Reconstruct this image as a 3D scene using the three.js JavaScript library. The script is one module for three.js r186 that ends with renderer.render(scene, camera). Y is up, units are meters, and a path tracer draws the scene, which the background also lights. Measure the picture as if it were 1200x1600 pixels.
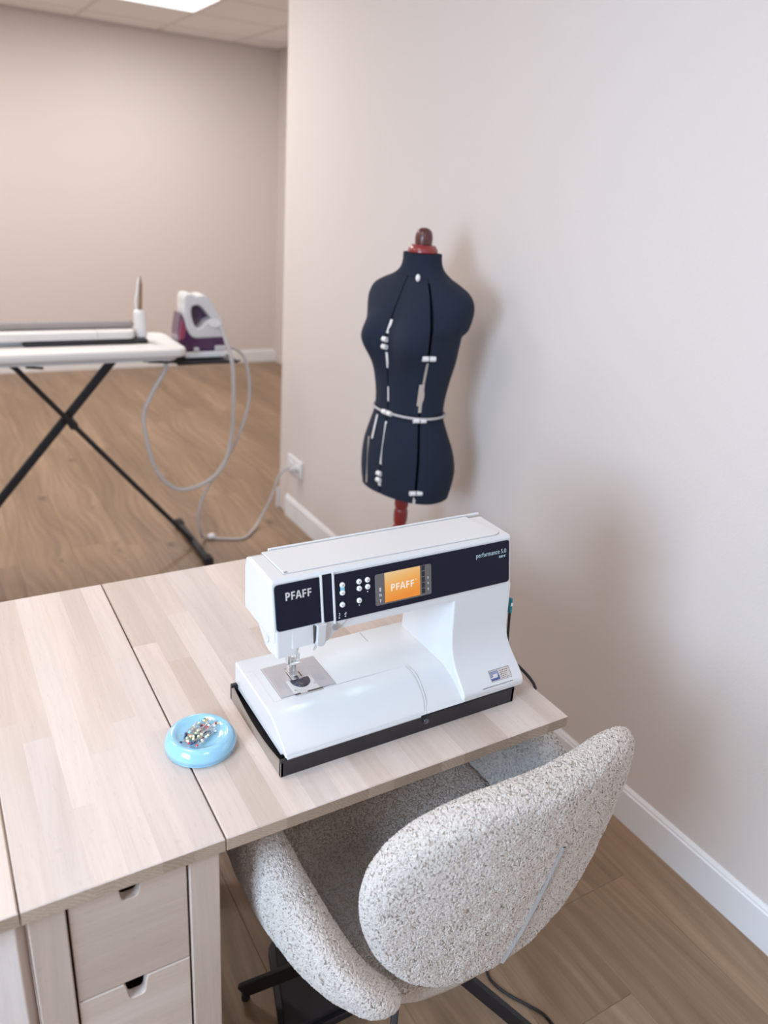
import * as THREE from 'three';
import { RoundedBoxGeometry } from 'three/addons/geometries/RoundedBoxGeometry.js';
import { TextGeometry } from 'three/addons/geometries/TextGeometry.js';
import { FontLoader } from 'three/addons/loaders/FontLoader.js';
import { mergeGeometries, mergeVertices } from 'three/addons/utils/BufferGeometryUtils.js';
import { MeshSurfaceSampler } from 'three/addons/math/MeshSurfaceSampler.js';
import { RectAreaLightUniformsLib } from 'three/addons/lights/RectAreaLightUniformsLib.js';

// ---------------------------------------------------------------- camera, sky, lights, exposure
const scene = new THREE.Scene();
const renderer = new THREE.WebGLRenderer({ antialias: true });
renderer.toneMapping = THREE.LinearToneMapping;
renderer.toneMappingExposure = 0.93;
renderer.shadowMap.enabled = true;
RectAreaLightUniformsLib.init();

const camera = new THREE.PerspectiveCamera(67.09, 1200 / 1600, 0.05, 60);
{
  const yaw = 0.556697, pitch = 0.395042, roll = 0.075307;
  const F = new THREE.Vector3(Math.sin(yaw) * Math.cos(pitch), -Math.sin(pitch), -Math.cos(yaw) * Math.cos(pitch));
  const R = new THREE.Vector3(Math.cos(yaw), 0, Math.sin(yaw)), U = R.clone().cross(F);
  const R2 = R.clone().multiplyScalar(Math.cos(roll)).addScaledVector(U, Math.sin(roll));
  const U2 = U.clone().multiplyScalar(Math.cos(roll)).addScaledVector(R, -Math.sin(roll));
  camera.quaternion.setFromRotationMatrix(new THREE.Matrix4().makeBasis(R2, U2, F.clone().negate()));
  camera.position.set(-0.268836, 1.578813, 0.778193);
  camera.focus = 1.32;
  camera.userData.fStop = 2.7;
}
scene.background = new THREE.Color(0.75, 0.88, 1.0);
scene.backgroundIntensity = 2.2;

const WINDOW = { x: -1.6, y0: 1.12, y1: 1.88, z0: 0.18, z1: 1.05, color: [0.56, 0.765, 1.0], power: 31 };
const FILL_PANEL = { color: [1.0, 0.90, 0.82], power: 11 };  // front-room panels out of view, added for overall fill light
const PANEL_BACK = { color: [1.0, 0.985, 0.975], power: 29 };  // the visible back panel, plus unseen ones added near it as fill
function areaLight(w, h, color, power, at, to) {
  const l = new THREE.RectAreaLight(new THREE.Color().setRGB(...color), power, w, h);
  l.position.set(...at); scene.add(l); l.lookAt(...to);
  return l;
}
areaLight(WINDOW.z1 - WINDOW.z0, WINDOW.y1 - WINDOW.y0, WINDOW.color, WINDOW.power,
  [WINDOW.x + 0.02, (WINDOW.y0 + WINDOW.y1) / 2, (WINDOW.z0 + WINDOW.z1) / 2], [2, (WINDOW.y0 + WINDOW.y1) / 2, (WINDOW.z0 + WINDOW.z1) / 2]).name = 'window_daylight';

// ---------------------------------------------------------------- helpers
function rng(seed) {
  let s = seed >>> 0;
  return () => { s = (s + 0x6d2b79f5) | 0; let t = Math.imul(s ^ (s >>> 15), 1 | s); t = (t + Math.imul(t ^ (t >>> 7), 61 | t)) ^ t; return ((t ^ (t >>> 14)) >>> 0) / 4294967296; };
}
const R0 = rng(7);
const V = (x, y, z) => new THREE.Vector3(x, y, z);
const lerp = THREE.MathUtils.lerp, clamp = THREE.MathUtils.clamp;
const used = {};
function numbered(name) { const n = (used[name] = (used[name] ?? -1) + 1); return n ? name + '_' + String(n).padStart(3, '0') : name; }
function offsetOf(o) { const p = V(0, 0, 0); for (let q = o; q && q !== scene; q = q.parent) p.add(q.position); return p; }
function shade(m) { m.castShadow = m.receiveShadow = true; return m; }
// A part: geometry is written in room coordinates and moved into its parent's.
function part(parent, name, geo, mat, label) {
  const g = Array.isArray(geo) ? merge(geo) : geo, p = offsetOf(parent);
  g.translate(-p.x, -p.y, -p.z);
  const m = shade(new THREE.Mesh(g, mat)); m.name = name;
  if (label) m.userData.label = label;
  parent.add(m);
  return m;
}
function group(parent, name) { const g = new THREE.Group(); g.name = name; parent.add(g); return g; }
function thing(name, label, category, at = [0, 0, 0], grp) {
  const o = new THREE.Group(); o.name = numbered(name); o.position.set(...at); scene.add(o);
  o.userData = { label, category }; if (grp) o.userData.group = grp;
  return o;
}
function structure(name, geo, mat, label) {
  const m = shade(new THREE.Mesh(Array.isArray(geo) ? merge(geo) : geo, mat)); m.name = name; scene.add(m);
  m.userData.kind = 'structure'; if (label) m.userData.label = label;
  return m;
}
function plain(g) {
  let h = g.index ? g.toNonIndexed() : g.clone();
  for (const k of Object.keys(h.attributes)) if (!['position', 'normal', 'uv'].includes(k)) h.deleteAttribute(k);
  if (!h.attributes.normal) h.computeVertexNormals();
  if (!h.attributes.uv) h.setAttribute('uv', new THREE.BufferAttribute(new Float32Array(h.attributes.position.count * 2), 2));
  return h;
}
const merge = (list) => mergeGeometries(list.map(plain));
// uv in metres, the v axis along the grain (0 x, 1 y, 2 z)
function metreUV(g0, grain = 2, du = 0, dv = 0) {
  const g = g0.index ? g0.toNonIndexed() : g0, p = g.attributes.position, uv = new Float32Array(p.count * 2);
  const a = V(), b = V(), c = V(), n = V();
  for (let i = 0; i < p.count; i += 3) {
    a.fromBufferAttribute(p, i); b.fromBufferAttribute(p, i + 1); c.fromBufferAttribute(p, i + 2);
    n.crossVectors(b.clone().sub(a), c.clone().sub(a));
    const w = [Math.abs(n.x), Math.abs(n.y), Math.abs(n.z)], d = w.indexOf(Math.max(...w));
    const vAx = d === grain ? (grain === 1 ? 2 : 1) : grain, uAx = [0, 1, 2].find((k) => k !== d && k !== vAx);
    [a, b, c].forEach((q, k) => { const arr = [q.x, q.y, q.z]; uv[(i + k) * 2] = arr[uAx] + du; uv[(i + k) * 2 + 1] = arr[vAx] + dv; });
  }
  g.setAttribute('uv', new THREE.BufferAttribute(uv, 2));
  return g;
}
// a block whose top edge is chamfered on chosen sides (w e n s = -x +x -z +z)
function slab(x0, x1, z0, z1, y0, y1, c = 0, sides = 'wens') {
  const s = (k) => (sides.includes(k) ? c : 0), P = [], I = [];
  const ring = (y, l) => { const w = l * s('w'), e = l * s('e'), n = l * s('n'), o = l * s('s'); P.push([x0 + w, y, z0 + n], [x1 - e, y, z0 + n], [x1 - e, y, z1 - o], [x0 + w, y, z1 - o]); };
  ring(y0, 0); ring(y1 - c, 0); if (c) ring(y1, 1);
  const L = c ? 3 : 2; const pos = [];
  const quad = (a, b, d, e) => { for (const k of [a, b, d, a, d, e]) pos.push(...P[k]); };
  for (let l = 0; l < L - 1; l++) for (let k = 0; k < 4; k++) { const m = (k + 1) % 4; quad(l * 4 + k, (l + 1) * 4 + k, (l + 1) * 4 + m, l * 4 + m); }
  const t = (L - 1) * 4; quad(t, t + 3, t + 2, t + 1); quad(0, 1, 2, 3);
  const g = new THREE.BufferGeometry(); g.setAttribute('position', new THREE.Float32BufferAttribute(pos, 3)); g.computeVertexNormals();
  return g;
}
const box = (x0, x1, y0, y1, z0, z1, r = 0.002, seg = 2) => {
  const g = new RoundedBoxGeometry(x1 - x0, y1 - y0, z1 - z0, seg, Math.min(r, (x1 - x0) / 2.01, (y1 - y0) / 2.01, (z1 - z0) / 2.01));
  return g.translate((x0 + x1) / 2, (y0 + y1) / 2, (z0 + z1) / 2);
};
// extrude a (z, y) outline along x
function extrudeX(pts, x0, x1, bevel = 0, seg = 3) {
  const sh = new THREE.Shape(pts.map(([z, y]) => new THREE.Vector2(-z, y)));
  const g = new THREE.ExtrudeGeometry(sh, { depth: x1 - x0 - 2 * bevel, bevelEnabled: bevel > 0, bevelThickness: bevel, bevelSize: bevel, bevelOffset: -bevel, bevelSegments: seg, curveSegments: 8 });
  g.translate(0, 0, x0 + bevel);
  return g.rotateY(Math.PI / 2);
}
function roundRect(x0, y0, x1, y1, r) {
  const s = new THREE.Shape(); const [a, b, c, d] = Array.isArray(r) ? r : [r, r, r, r]; // bl br tr tl
  s.moveTo(x0 + a, y0); s.lineTo(x1 - b, y0); s.absarc(x1 - b, y0 + b, Math.max(b, 1e-5), -Math.PI / 2, 0); s.lineTo(x1, y1 - c); s.absarc(x1 - c, y1 - c, Math.max(c, 1e-5), 0, Math.PI / 2);
  s.lineTo(x0 + d, y1); s.absarc(x0 + d, y1 - d, Math.max(d, 1e-5), Math.PI / 2, Math.PI); s.lineTo(x0, y0 + a); s.absarc(x0 + a, y0 + a, Math.max(a, 1e-5), Math.PI, Math.PI * 1.5);
  return s;
}
function extrudeXY(shape, depth, bevel = 0, seg = 2) {
  return new THREE.ExtrudeGeometry(shape, { depth: Math.max(depth - 2 * bevel, 1e-5), bevelEnabled: bevel > 0, bevelThickness: bevel, bevelSize: bevel, bevelOffset: -bevel, bevelSegments: seg, curveSegments: 10 }).translate(0, 0, bevel);
}
// a flat outline (x, z) extruded upward from y0
function extrudeUp(shapeXZ, y0, h, bevel = 0) { // shape is given in (x, -z)
  const g = extrudeXY(shapeXZ, h, bevel); g.rotateX(-Math.PI / 2); return g.translate(0, y0, 0);
}
function smoothCurve(pts) { return new THREE.CatmullRomCurve3(pts.map((p) => V(...p)), false, 'centripetal'); }
const tube = (pts, r, n = 60, k = 10) => new THREE.TubeGeometry(smoothCurve(pts), n, r, k, false);
function rod(a, b, r, r2 = r, k = 14) {
  const A = V(...a), B = V(...b), d = B.clone().sub(A), g = new THREE.CylinderGeometry(r2, r, d.length(), k);
  g.applyQuaternion(new THREE.Quaternion().setFromUnitVectors(V(0, 1, 0), d.clone().normalize()));
  return g.translate(...A.add(B).multiplyScalar(0.5).toArray());
}
// a bar of rectangular section from a to b; up is the direction of its height
function bar(a, b, w, h, up = V(0, 1, 0), r = 0.002) {
  const A = V(...a), B = V(...b), d = B.clone().sub(A), L = d.length(), g = new RoundedBoxGeometry(w, h, L, 2, Math.min(r, w / 2.1, h / 2.1));
  const zc = d.normalize(), xc = up.clone().cross(zc).normalize(), yc = zc.clone().cross(xc);
  g.applyMatrix4(new THREE.Matrix4().makeBasis(xc, yc, zc));
  return g.translate(...A.add(B).multiplyScalar(0.5).toArray());
}
const lathe = (pts, seg = 48) => new THREE.LatheGeometry(pts.map(([r, y]) => new THREE.Vector2(r, y)), seg);
// a smooth profile through knots, sampled
function sampled(knots, n) { const c = new THREE.CatmullRomCurve3(knots.map(([a, b]) => V(a, b, 0)), false, 'centripetal'); return c.getPoints(n).map((p) => [p.x, p.y]); }
function grid(nu, nv, fn, closeU = false) {
  const pos = [], uv = [], idx = [], W = closeU ? nu : nu + 1;
  for (let j = 0; j <= nv; j++) for (let i = 0; i <= nu; i++) { const p = fn(i / nu, j / nv); pos.push(p[0], p[1], p[2]); uv.push(p[3] ?? i / nu, p[4] ?? j / nv); }
  for (let j = 0; j < nv; j++) for (let i = 0; i < nu; i++) { const a = j * (nu + 1) + i, b = a + 1, c = a + nu + 1, d = c + 1; idx.push(a, b, d, a, d, c); }
  const g = new THREE.BufferGeometry(); g.setAttribute('position', new THREE.Float32BufferAttribute(pos, 3)); g.setAttribute('uv', new THREE.Float32BufferAttribute(uv, 2)); g.setIndex(idx); g.computeVertexNormals();
  return g;
}
// table interpolation with a smooth cubic
function table(rows) {
  return (y, k) => {
    let i = 0; while (i < rows.length - 2 && y > rows[i + 1][0]) i++;
    const p1 = rows[i], p2 = rows[i + 1], p0 = rows[Math.max(i - 1, 0)], p3 = rows[Math.min(i + 2, rows.length - 1)], t = clamp((y - p1[0]) / (p2[0] - p1[0]), 0, 1), h = p2[0] - p1[0];
    const m1 = p2[0] === p0[0] ? 0 : ((p2[k] - p0[k]) / (p2[0] - p0[0])) * h, m2 = p3[0] === p1[0] ? 0 : ((p3[k] - p1[k]) / (p3[0] - p1[0])) * h, t2 = t * t, t3 = t2 * t;
    return (2 * t3 - 3 * t2 + 1) * p1[k] + (t3 - 2 * t2 + t) * m1 + (-2 * t3 + 3 * t2) * p2[k] + (t3 - t2) * m2;
  };
}

// ---------------------------------------------------------------- noise and textures
function noiseGrid(seed) {
  const r = rng(seed), T = new Float32Array(65536); for (let i = 0; i < 65536; i++) T[i] = r();
  // value noise with periods px, py
  return (x, y, px, py) => {
    const x0 = Math.floor(x), y0 = Math.floor(y), fx = x - x0, fy = y - y0, sx = fx * fx * (3 - 2 * fx), sy = fy * fy * (3 - 2 * fy);
    const m = (a, p) => ((a % p) + p) % p, h = (a, b) => T[(m(a, px) * 251 + m(b, py) * 7919) & 65535];
    return lerp(lerp(h(x0, y0), h(x0 + 1, y0), sx), lerp(h(x0, y0 + 1), h(x0 + 1, y0 + 1), sx), sy);
  };
}
function dataTexture(w, h, fn, srgb, sizeU, sizeV) {
  const d = new Uint8Array(w * h * 4);
  for (let y = 0; y < h; y++) for (let x = 0; x < w; x++) { const c = fn(x / w, y / h), o = (y * w + x) * 4; d[o] = clamp(c[0], 0, 255); d[o + 1] = clamp(c[1], 0, 255); d[o + 2] = clamp(c[2], 0, 255); d[o + 3] = 255; }
  const t = new THREE.DataTexture(d, w, h, THREE.RGBAFormat); t.wrapS = t.wrapT = THREE.RepeatWrapping; t.magFilter = THREE.LinearFilter; t.minFilter = THREE.LinearMipmapLinearFilter; t.generateMipmaps = true;
  if (srgb) t.colorSpace = THREE.SRGBColorSpace;
  t.repeat.set(1 / sizeU, 1 / sizeV); t.needsUpdate = true;
  return t;
}
const N1 = noiseGrid(11), N2 = noiseGrid(23), N3 = noiseGrid(37);
// pale beech / birch: 0.6 m x 0.9 m, grain along v
const beechTex = dataTexture(768, 1024, (u, v) => {
  const warp = (N2(u * 5, v * 3, 5, 3) - 0.5) * 1.4;
  const g1 = N1(u * 90 + warp * 3, v * 6, 90, 6), g2 = N2(u * 260 + warp * 4, v * 14, 260, 14), band = N3(u * 14 + warp, v * 2, 14, 2);
  const fleck = N1(u * 330, v * 70, 330, 70) > 0.86 ? 1 : 0, cloud = N3(u * 6, v * 4, 6, 4);
  const k = 239 + (g1 - 0.5) * 7 + (g2 - 0.5) * 7 + (band - 0.5) * 9 + (cloud - 0.5) * 10 - fleck * 6;
  return [k, k - 4 + (band - 0.5) * 3, k - 6.5 + (band - 0.5) * 6];
}, true, 0.6, 0.9);
// oak floor: 0.9 m x 2.4 m, grain along v, a few knots
const knots = []; { const r = rng(5); for (let i = 0; i < 4; i++) knots.push([r(), r(), 0.006 + r() * 0.012]); }
const oakTex = dataTexture(1024, 2048, (u, v) => {
  let warp = (N2(u * 4, v * 4, 4, 4) - 0.5) * 2 + (N1(u * 9, v * 9, 9, 9) - 0.5) * 0.7, dark = 0;
  for (const [ku, kv, kr] of knots) {
    let du = u - ku, dv = v - kv; du -= Math.round(du); dv -= Math.round(dv);
    const d = Math.hypot(du * 0.9, dv * 2.4 * 0.55) / kr;
    if (d < 7) { warp += Math.exp(-d * 0.7) * 1.6; dark += d < 2 ? Math.exp(-d * d * 1.2) : 0; }
  }
  const g1 = N1(u * 60 + warp * 3.2, v * 7, 60, 7), g2 = N3(u * 210 + warp * 3, v * 26, 210, 26), broad = N2(u * 9 + warp * 0.9, v * 3, 9, 3), cat = 0.5 + 0.5 * Math.sin((u * 22 + warp * 1.6) * Math.PI * 2);
  const k = (broad - 0.5) * 34 + (g1 - 0.5) * 26 + (g2 - 0.5) * 17 + (cat - 0.5) * 11 - dark * 50;
  return [206 + k, 192 + k * 0.96, 176 + k * 0.92];
}, true, 0.9, 2.4);
// end grain of the staves: curved growth rings, 0.6 m x 0.6 m
const endTex = dataTexture(1024, 1024, (u, v) => {
  const w = (N2(u * 14, v * 14, 14, 14) - 0.5) * 5, ring = 0.5 + 0.5 * Math.sin((u * 62 + v * 96 + w) * Math.PI * 2), g = N1(u * 256, v * 256, 256, 256) - 0.5;
  return [226 + ring * 18 + g * 16, 218 + ring * 20 + g * 16, 208 + ring * 22 + g * 16];
}, true, 0.6, 0.6);
const oakBump = dataTexture(512, 1024, (u, v) => { const k = 128 + (N1(u * 170, v * 22, 170, 22) - 0.5) * 130; return [k, k, k]; }, false, 0.9, 2.4);
const paintBump = dataTexture(512, 512, (u, v) => { const k = 128 + (N1(u * 120, v * 120, 120, 120) - 0.5) * 120 + (N2(u * 40, v * 40, 40, 40) - 0.5) * 80; return [k, k, k]; }, false, 0.4, 0.4);
const clothBump = dataTexture(512, 512, (u, v) => { const k = 128 + (N1(u * 128, v * 128, 128, 128) - 0.5) * 150 + (N2(u * 256, v * 256, 256, 256) - 0.5) * 100; return [k, k, k]; }, false, 0.15, 0.15);
// boucle: small curled knots of yarn laid over one another, 0.19 m square
function boucle() {
  const S = 1024, c = document.createElement('canvas'); c.width = c.height = S;
  const x = c.getContext('2d'), r = rng(91);
  x.fillStyle = '#202020'; x.fillRect(0, 0, S, S); x.lineCap = 'round';
  for (let i = 0; i < 9000; i++) {
    const px = r() * S, py = r() * S, a = r() * 6.283, rad = 3 + r() * 5, span = 2 + r() * 3.5, top = 90 + (i / 9000) * 90 + r() * 70, w = 7 + r() * 6;
    for (const ox of [-S, 0, S]) for (const oy of [-S, 0, S]) {
      if (px + ox < -30 || px + ox > S + 30 || py + oy < -30 || py + oy > S + 30) continue;
      for (const [k, f] of [[1, 0.6], [0.7, 0.8], [0.4, 1]]) {
        const g = Math.min(255, top * f) | 0; x.strokeStyle = `rgb(${g},${g},${g})`; x.lineWidth = w * k;
        x.beginPath(); x.arc(px + ox, py + oy, rad, a, a + span); x.stroke();
      }
    }
  }
  const t = new THREE.CanvasTexture(c); t.wrapS = t.wrapT = THREE.RepeatWrapping; t.repeat.set(1 / 0.19, 1 / 0.19);
  return t;
}
const boucleBump = boucle();
const boucleTint = dataTexture(512, 512, (u, v) => { const k = (N1(u * 90, v * 90, 90, 90) - 0.5) * 26 + (N2(u * 200, v * 200, 200, 200) - 0.5) * 22; return [236 + k, 231 + k, 224 + k]; }, true, 0.2, 0.2);

function std(o) { return new THREE.MeshStandardMaterial(o); }
function phys(o) { return new THREE.MeshPhysicalMaterial(o); }
const lin = (r, g, b) => new THREE.Color().setRGB(r, g, b);
const M = {
  wall: std({ color: lin(0.70, 0.635, 0.60), roughness: 0.92, bumpMap: paintBump, bumpScale: 0.0004 }),
  trim: std({ color: lin(0.82, 0.82, 0.83), roughness: 0.45 }),
  ceilingTile: std({ color: lin(0.86, 0.835, 0.815), roughness: 0.95, bumpMap: paintBump, bumpScale: 0.001 }),
  runner: std({ color: lin(0.72, 0.68, 0.65), roughness: 0.6 }),
  sub: std({ color: lin(0.1, 0.08, 0.06), roughness: 0.9 }),
  beech: [[0.698, 0.588, 0.525], [0.646, 0.536, 0.467], [0.73, 0.625, 0.562], [0.588, 0.478, 0.41], [0.667, 0.572, 0.52], [0.709, 0.593, 0.52], [0.625, 0.525, 0.462]].map((c) => std({ color: lin(...c), map: beechTex, roughness: 0.5 })),
  endGrain: [[0.47, 0.375, 0.305], [0.41, 0.32, 0.255], [0.50, 0.40, 0.33], [0.44, 0.345, 0.28]].map((c) => std({ color: lin(...c), map: endTex, roughness: 0.6 })),
  oak: [[0.44, 0.335, 0.25], [0.41, 0.31, 0.228], [0.465, 0.352, 0.262], [0.425, 0.32, 0.236], [0.445, 0.34, 0.255]].map((c) => std({ color: lin(...c), map: oakTex, roughness: 0.4, bumpMap: oakBump, bumpScale: 0.0004 })),
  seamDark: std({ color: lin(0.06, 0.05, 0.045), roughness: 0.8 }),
  white: phys({ color: lin(0.67, 0.66, 0.66), roughness: 0.27, clearcoat: 0.4, clearcoatRoughness: 0.2 }),
  white2: phys({ color: lin(0.61, 0.60, 0.60), roughness: 0.38 }),
  greyLine: std({ color: lin(0.3, 0.29, 0.29), roughness: 0.6 }),
  navy: phys({ color: lin(0.010, 0.010, 0.022), roughness: 0.5, specularIntensity: 0.35 }),
  plinth: std({ color: lin(0.018, 0.015, 0.018), roughness: 0.45 }),
  black: std({ color: lin(0.012, 0.011, 0.013), roughness: 0.5 }),
  blackRubber: std({ color: lin(0.015, 0.012, 0.014), roughness: 0.75 }),
  steel: std({ color: lin(0.72, 0.71, 0.71), metalness: 1, roughness: 0.28 }),
  satin: std({ color: lin(0.62, 0.61, 0.64), metalness: 0.85, roughness: 0.42 }),
  silver: std({ color: lin(0.75, 0.74, 0.73), metalness: 0.5, roughness: 0.35 }),
  pale: std({ color: lin(0.8, 0.8, 0.8), roughness: 0.4 }),
  cyan: std({ color: lin(0.22, 0.55, 0.66), roughness: 0.4 }),
  teal: std({ color: lin(0.01, 0.22, 0.27), roughness: 0.35 }),
  bezel: std({ color: lin(0.13, 0.12, 0.115), roughness: 0.35 }),
  smoke: phys({ color: lin(0.03, 0.03, 0.05), roughness: 0.08, clearcoat: 1, clearcoatRoughness: 0.03 }),
  boucle: phys({ color: lin(0.60, 0.535, 0.485), map: boucleTint, roughness: 1, bumpMap: boucleBump, bumpScale: 0.001, specularIntensity: 0.2 }),
  yarn: phys({ color: lin(0.67, 0.60, 0.545), roughness: 1, specularIntensity: 0.15 }),
  piping: std({ color: lin(0.76, 0.71, 0.67), roughness: 0.95, bumpMap: boucleBump, bumpScale: 0.001 }),
  navyCloth: phys({ color: lin(0.008, 0.014, 0.031), roughness: 0.95, sheen: 0.22, sheenColor: lin(0.25, 0.32, 0.5), sheenRoughness: 0.5, bumpMap: clothBump, bumpScale: 0.0008 }),
  beigeStrap: std({ color: lin(0.5, 0.43, 0.36), roughness: 0.7 }),
  whitePlastic: std({ color: lin(0.8, 0.78, 0.76), roughness: 0.4 }),
  redWood: phys({ color: lin(0.26, 0.02, 0.022), roughness: 0.35, clearcoat: 0.5, clearcoatRoughness: 0.2 }),
  darkRedWood: phys({ color: lin(0.085, 0.016, 0.014), roughness: 0.4, clearcoat: 0.5, clearcoatRoughness: 0.2 }),
  string: std({ color: lin(0.45, 0.43, 0.44), roughness: 0.8 }),
  boardCloth: std({ color: lin(0.72, 0.69, 0.67), roughness: 0.9, bumpMap: clothBump, bumpScale: 0.0006 }),
  legMetal: std({ color: lin(0.022, 0.022, 0.026), roughness: 0.5, metalness: 0.3 }),
  purple: phys({ color: lin(0.07, 0.022, 0.075), roughness: 0.2, clearcoat: 0.6 }),
  magenta: phys({ color: lin(0.30, 0.05, 0.10), roughness: 0.25, clearcoat: 0.6 }),
  greyRoll: std({ color: lin(0.34, 0.30, 0.285), roughness: 0.95 }),
  cordGrey: std({ color: lin(0.52, 0.49, 0.48), roughness: 0.6 }),
  brown: std({ color: lin(0.28, 0.17, 0.10), roughness: 0.6 }),
  dish: phys({ color: lin(0.28, 0.54, 0.72), roughness: 0.16, clearcoat: 0.8, clearcoatRoughness: 0.06 }),
  glass: phys({ color: lin(1, 1, 1), roughness: 0, transmission: 1, thickness: 0 }),
};
const beech = (k) => M.beech[k % M.beech.length];

// ---------------------------------------------------------------- the room
const XL = WINDOW.x, XR = 1.244, XA = 2.62, ZB = -6.05, ZE = -2.70, ZF = 2.6, H = 2.57, T = 0.14;
{
  const floor = structure('floor', box(XL - T, XA + T, -0.16, -0.013, ZB - T, ZF + T, 0.001), M.sub);
  const r = rng(3), W = 0.228, x0 = 0.19 - 8 * W;
  for (let k = 0; k < 19; k++) {
    const a = x0 + k * W, b = Math.min(a + W, XA);
    if (b <= XL || a >= XA) continue;
    let z = ZB - r() * 1.4;
    while (z < ZF) {
      const L = 1.42, za = Math.max(z, ZB), zb = Math.min(z + L, a > XR ? ZE : ZF);
      const xa = Math.max(a, XL);
      if (zb - za > 0.02) part(floor, 'plank', metreUV(slab(xa + 0.0002, b - 0.0002, za + 0.0002, zb - 0.0002, -0.013, 0, 0.0006), 2, r() * 3, r() * 5), M.oak[Math.floor(r() * 5)]);
      z += L;
    }
  }
  const wallUV = (g) => metreUV(g, 1);
  structure('wall_right', wallUV(box(XR, XR + 0.13, 0, H + 0.05, ZE, ZF, 0.004)), M.wall, 'greige plaster wall behind the dress form');
  structure('wall_back', wallUV(box(XL - T, XA + T, 0, H + 0.05, ZB - T, ZB, 0.001)), M.wall);
  structure('wall_side', wallUV(box(XA, XA + T, 0, H + 0.05, ZB, ZE, 0.001)), M.wall);
  structure('wall_return', wallUV(box(XR + 0.13, XA + T, 0, H + 0.05, ZE, ZE + 0.12, 0.001)), M.wall);
  structure('wall_front', wallUV(box(XL - T, XR + 0.13, 0, H + 0.05, ZF, ZF + T, 0.001)), M.wall);
  const { y0, y1, z0, z1 } = WINDOW;
  structure('wall_left', [
    box(XL - T, XL, 0, H + 0.05, ZB, z0, 0.001), box(XL - T, XL, 0, H + 0.05, z1, ZF, 0.001), box(XL - T, XL, 0, y0, z0, z1, 0.001), box(XL - T, XL, y1, H + 0.05, z0, z1, 0.001),
  ].map((g) => wallUV(g)), M.wall);
  const xw = XL - 0.08, win = structure('window_1', [
    box(xw - 0.03, xw + 0.03, y0, y0 + 0.05, z0, z1, 0.004), box(xw - 0.03, xw + 0.03, y1 - 0.05, y1, z0, z1, 0.004),
    box(xw - 0.03, xw + 0.03, y0 + 0.05, y1 - 0.05, z0, z0 + 0.05, 0.004), box(xw - 0.03, xw + 0.03, y0 + 0.05, y1 - 0.05, z1 - 0.05, z1, 0.004),
  ], M.trim);
  part(win, 'pane', box(xw - 0.002, xw + 0.002, y0 + 0.05, y1 - 0.05, z0 + 0.05, z1 - 0.05, 0.0005), M.glass);
  part(win, 'sill', box(XL - 0.05, XL + 0.04, y0 - 0.03, y0 - 0.001, z0 - 0.04, z1 + 0.04, 0.004), M.trim);

  // skirting boards: a flat board with a small stepped top edge
  const sk = (n, pts, a, b, turn) => { // pts: (depth from wall, y); a..b along x before turning
    const sh = [[0, 0], [0.012, 0], [0.012, 0.096], [0.0085, 0.099], [0.0085, 0.104], [0.0035, 0.111], [0, 0.111]];
    const g = extrudeX(sh.map(([d, y]) => [d, y]), a, b);
    return g;
  };
  // along z on the right wall: outline extruded along x, then turned so that depth points to -x
  { const g = sk('', 0, -ZF, -(ZE - 0.012)); g.rotateY(-Math.PI / 2); g.translate(XR, 0, 0); structure('baseboard_right', g, M.trim, 'white skirting board along the right wall'); }
  { const g = sk('', 0, XL, XA); g.translate(0, 0, ZB); structure('baseboard_back', g, M.trim); }
  { const g = sk('', 0, -ZE, -ZB); g.rotateY(-Math.PI / 2); g.translate(XA, 0, 0); structure('baseboard_side', g, M.trim); }
  { const g = sk('', 0, -(XR + 0.13), -(XR - 0.012)); g.rotateY(Math.PI); g.translate(0, 0, ZE); structure('baseboard_end', g, M.trim); }
  { const g = sk('', 0, ZB + 0.012, ZF); g.rotateY(Math.PI / 2); g.translate(XL, 0, 0); g.scale(1, 1, 1); structure('baseboard_left', g, M.trim); }

  // suspended ceiling of 0.6 m tiles on white runners; first light panel is real, the others added as fill
  const ceil = structure('ceiling', box(XL - T, XA + T, H + 0.06, H + 0.2, ZB - T, ZF + T, 0.001), M.sub);
  const gx = []; for (let x = 1.02 - 0.6 * 5; x < XA + 0.6; x += 0.6) gx.push(x);
  const gz = []; for (let z = -5.1 - 0.6 * 2; z < ZF + 0.6; z += 0.6) gz.push(z);
  const PANELS = [[1.02, -5.1], [-0.78, -5.1], [-0.18, -3.3], [-0.78, -0.9], [-0.18, 1.5], [-1.38, -2.1]];
  const isPanel = (x, z) => PANELS.some(([a, b]) => Math.abs(a - x) < 0.05 && Math.abs(b - z) < 0.05);
  for (const x of gx) for (const z of gz) {
    const a = Math.max(x, XL), b = Math.min(x + 0.6, z + 0.6 > ZE + 0.1 ? XR : XA), c = Math.max(z, ZB), d = Math.min(z + 0.6, ZF);
    if (b - a < 0.02 || d - c < 0.02) continue;
    if (!isPanel(x, z)) part(ceil, 'ceiling_tile', metreUV(box(a + 0.011, b - 0.011, H + 0.003, H + 0.02, c + 0.011, d - 0.011, 0.003), 2), M.ceilingTile);
  }
  for (const x of gx) if (x > XL && x < XA) part(ceil, 'runner', box(x - 0.012, x + 0.012, H, H + 0.03, ZB, x > XR ? ZE : ZF, 0.001), M.runner);
  for (const z of gz) if (z > ZB && z < ZF) part(ceil, 'runner', box(XL, z > ZE - 0.05 ? XR : XA, H + 0.001, H + 0.03, z - 0.012, z + 0.012, 0.001), M.runner);
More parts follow.
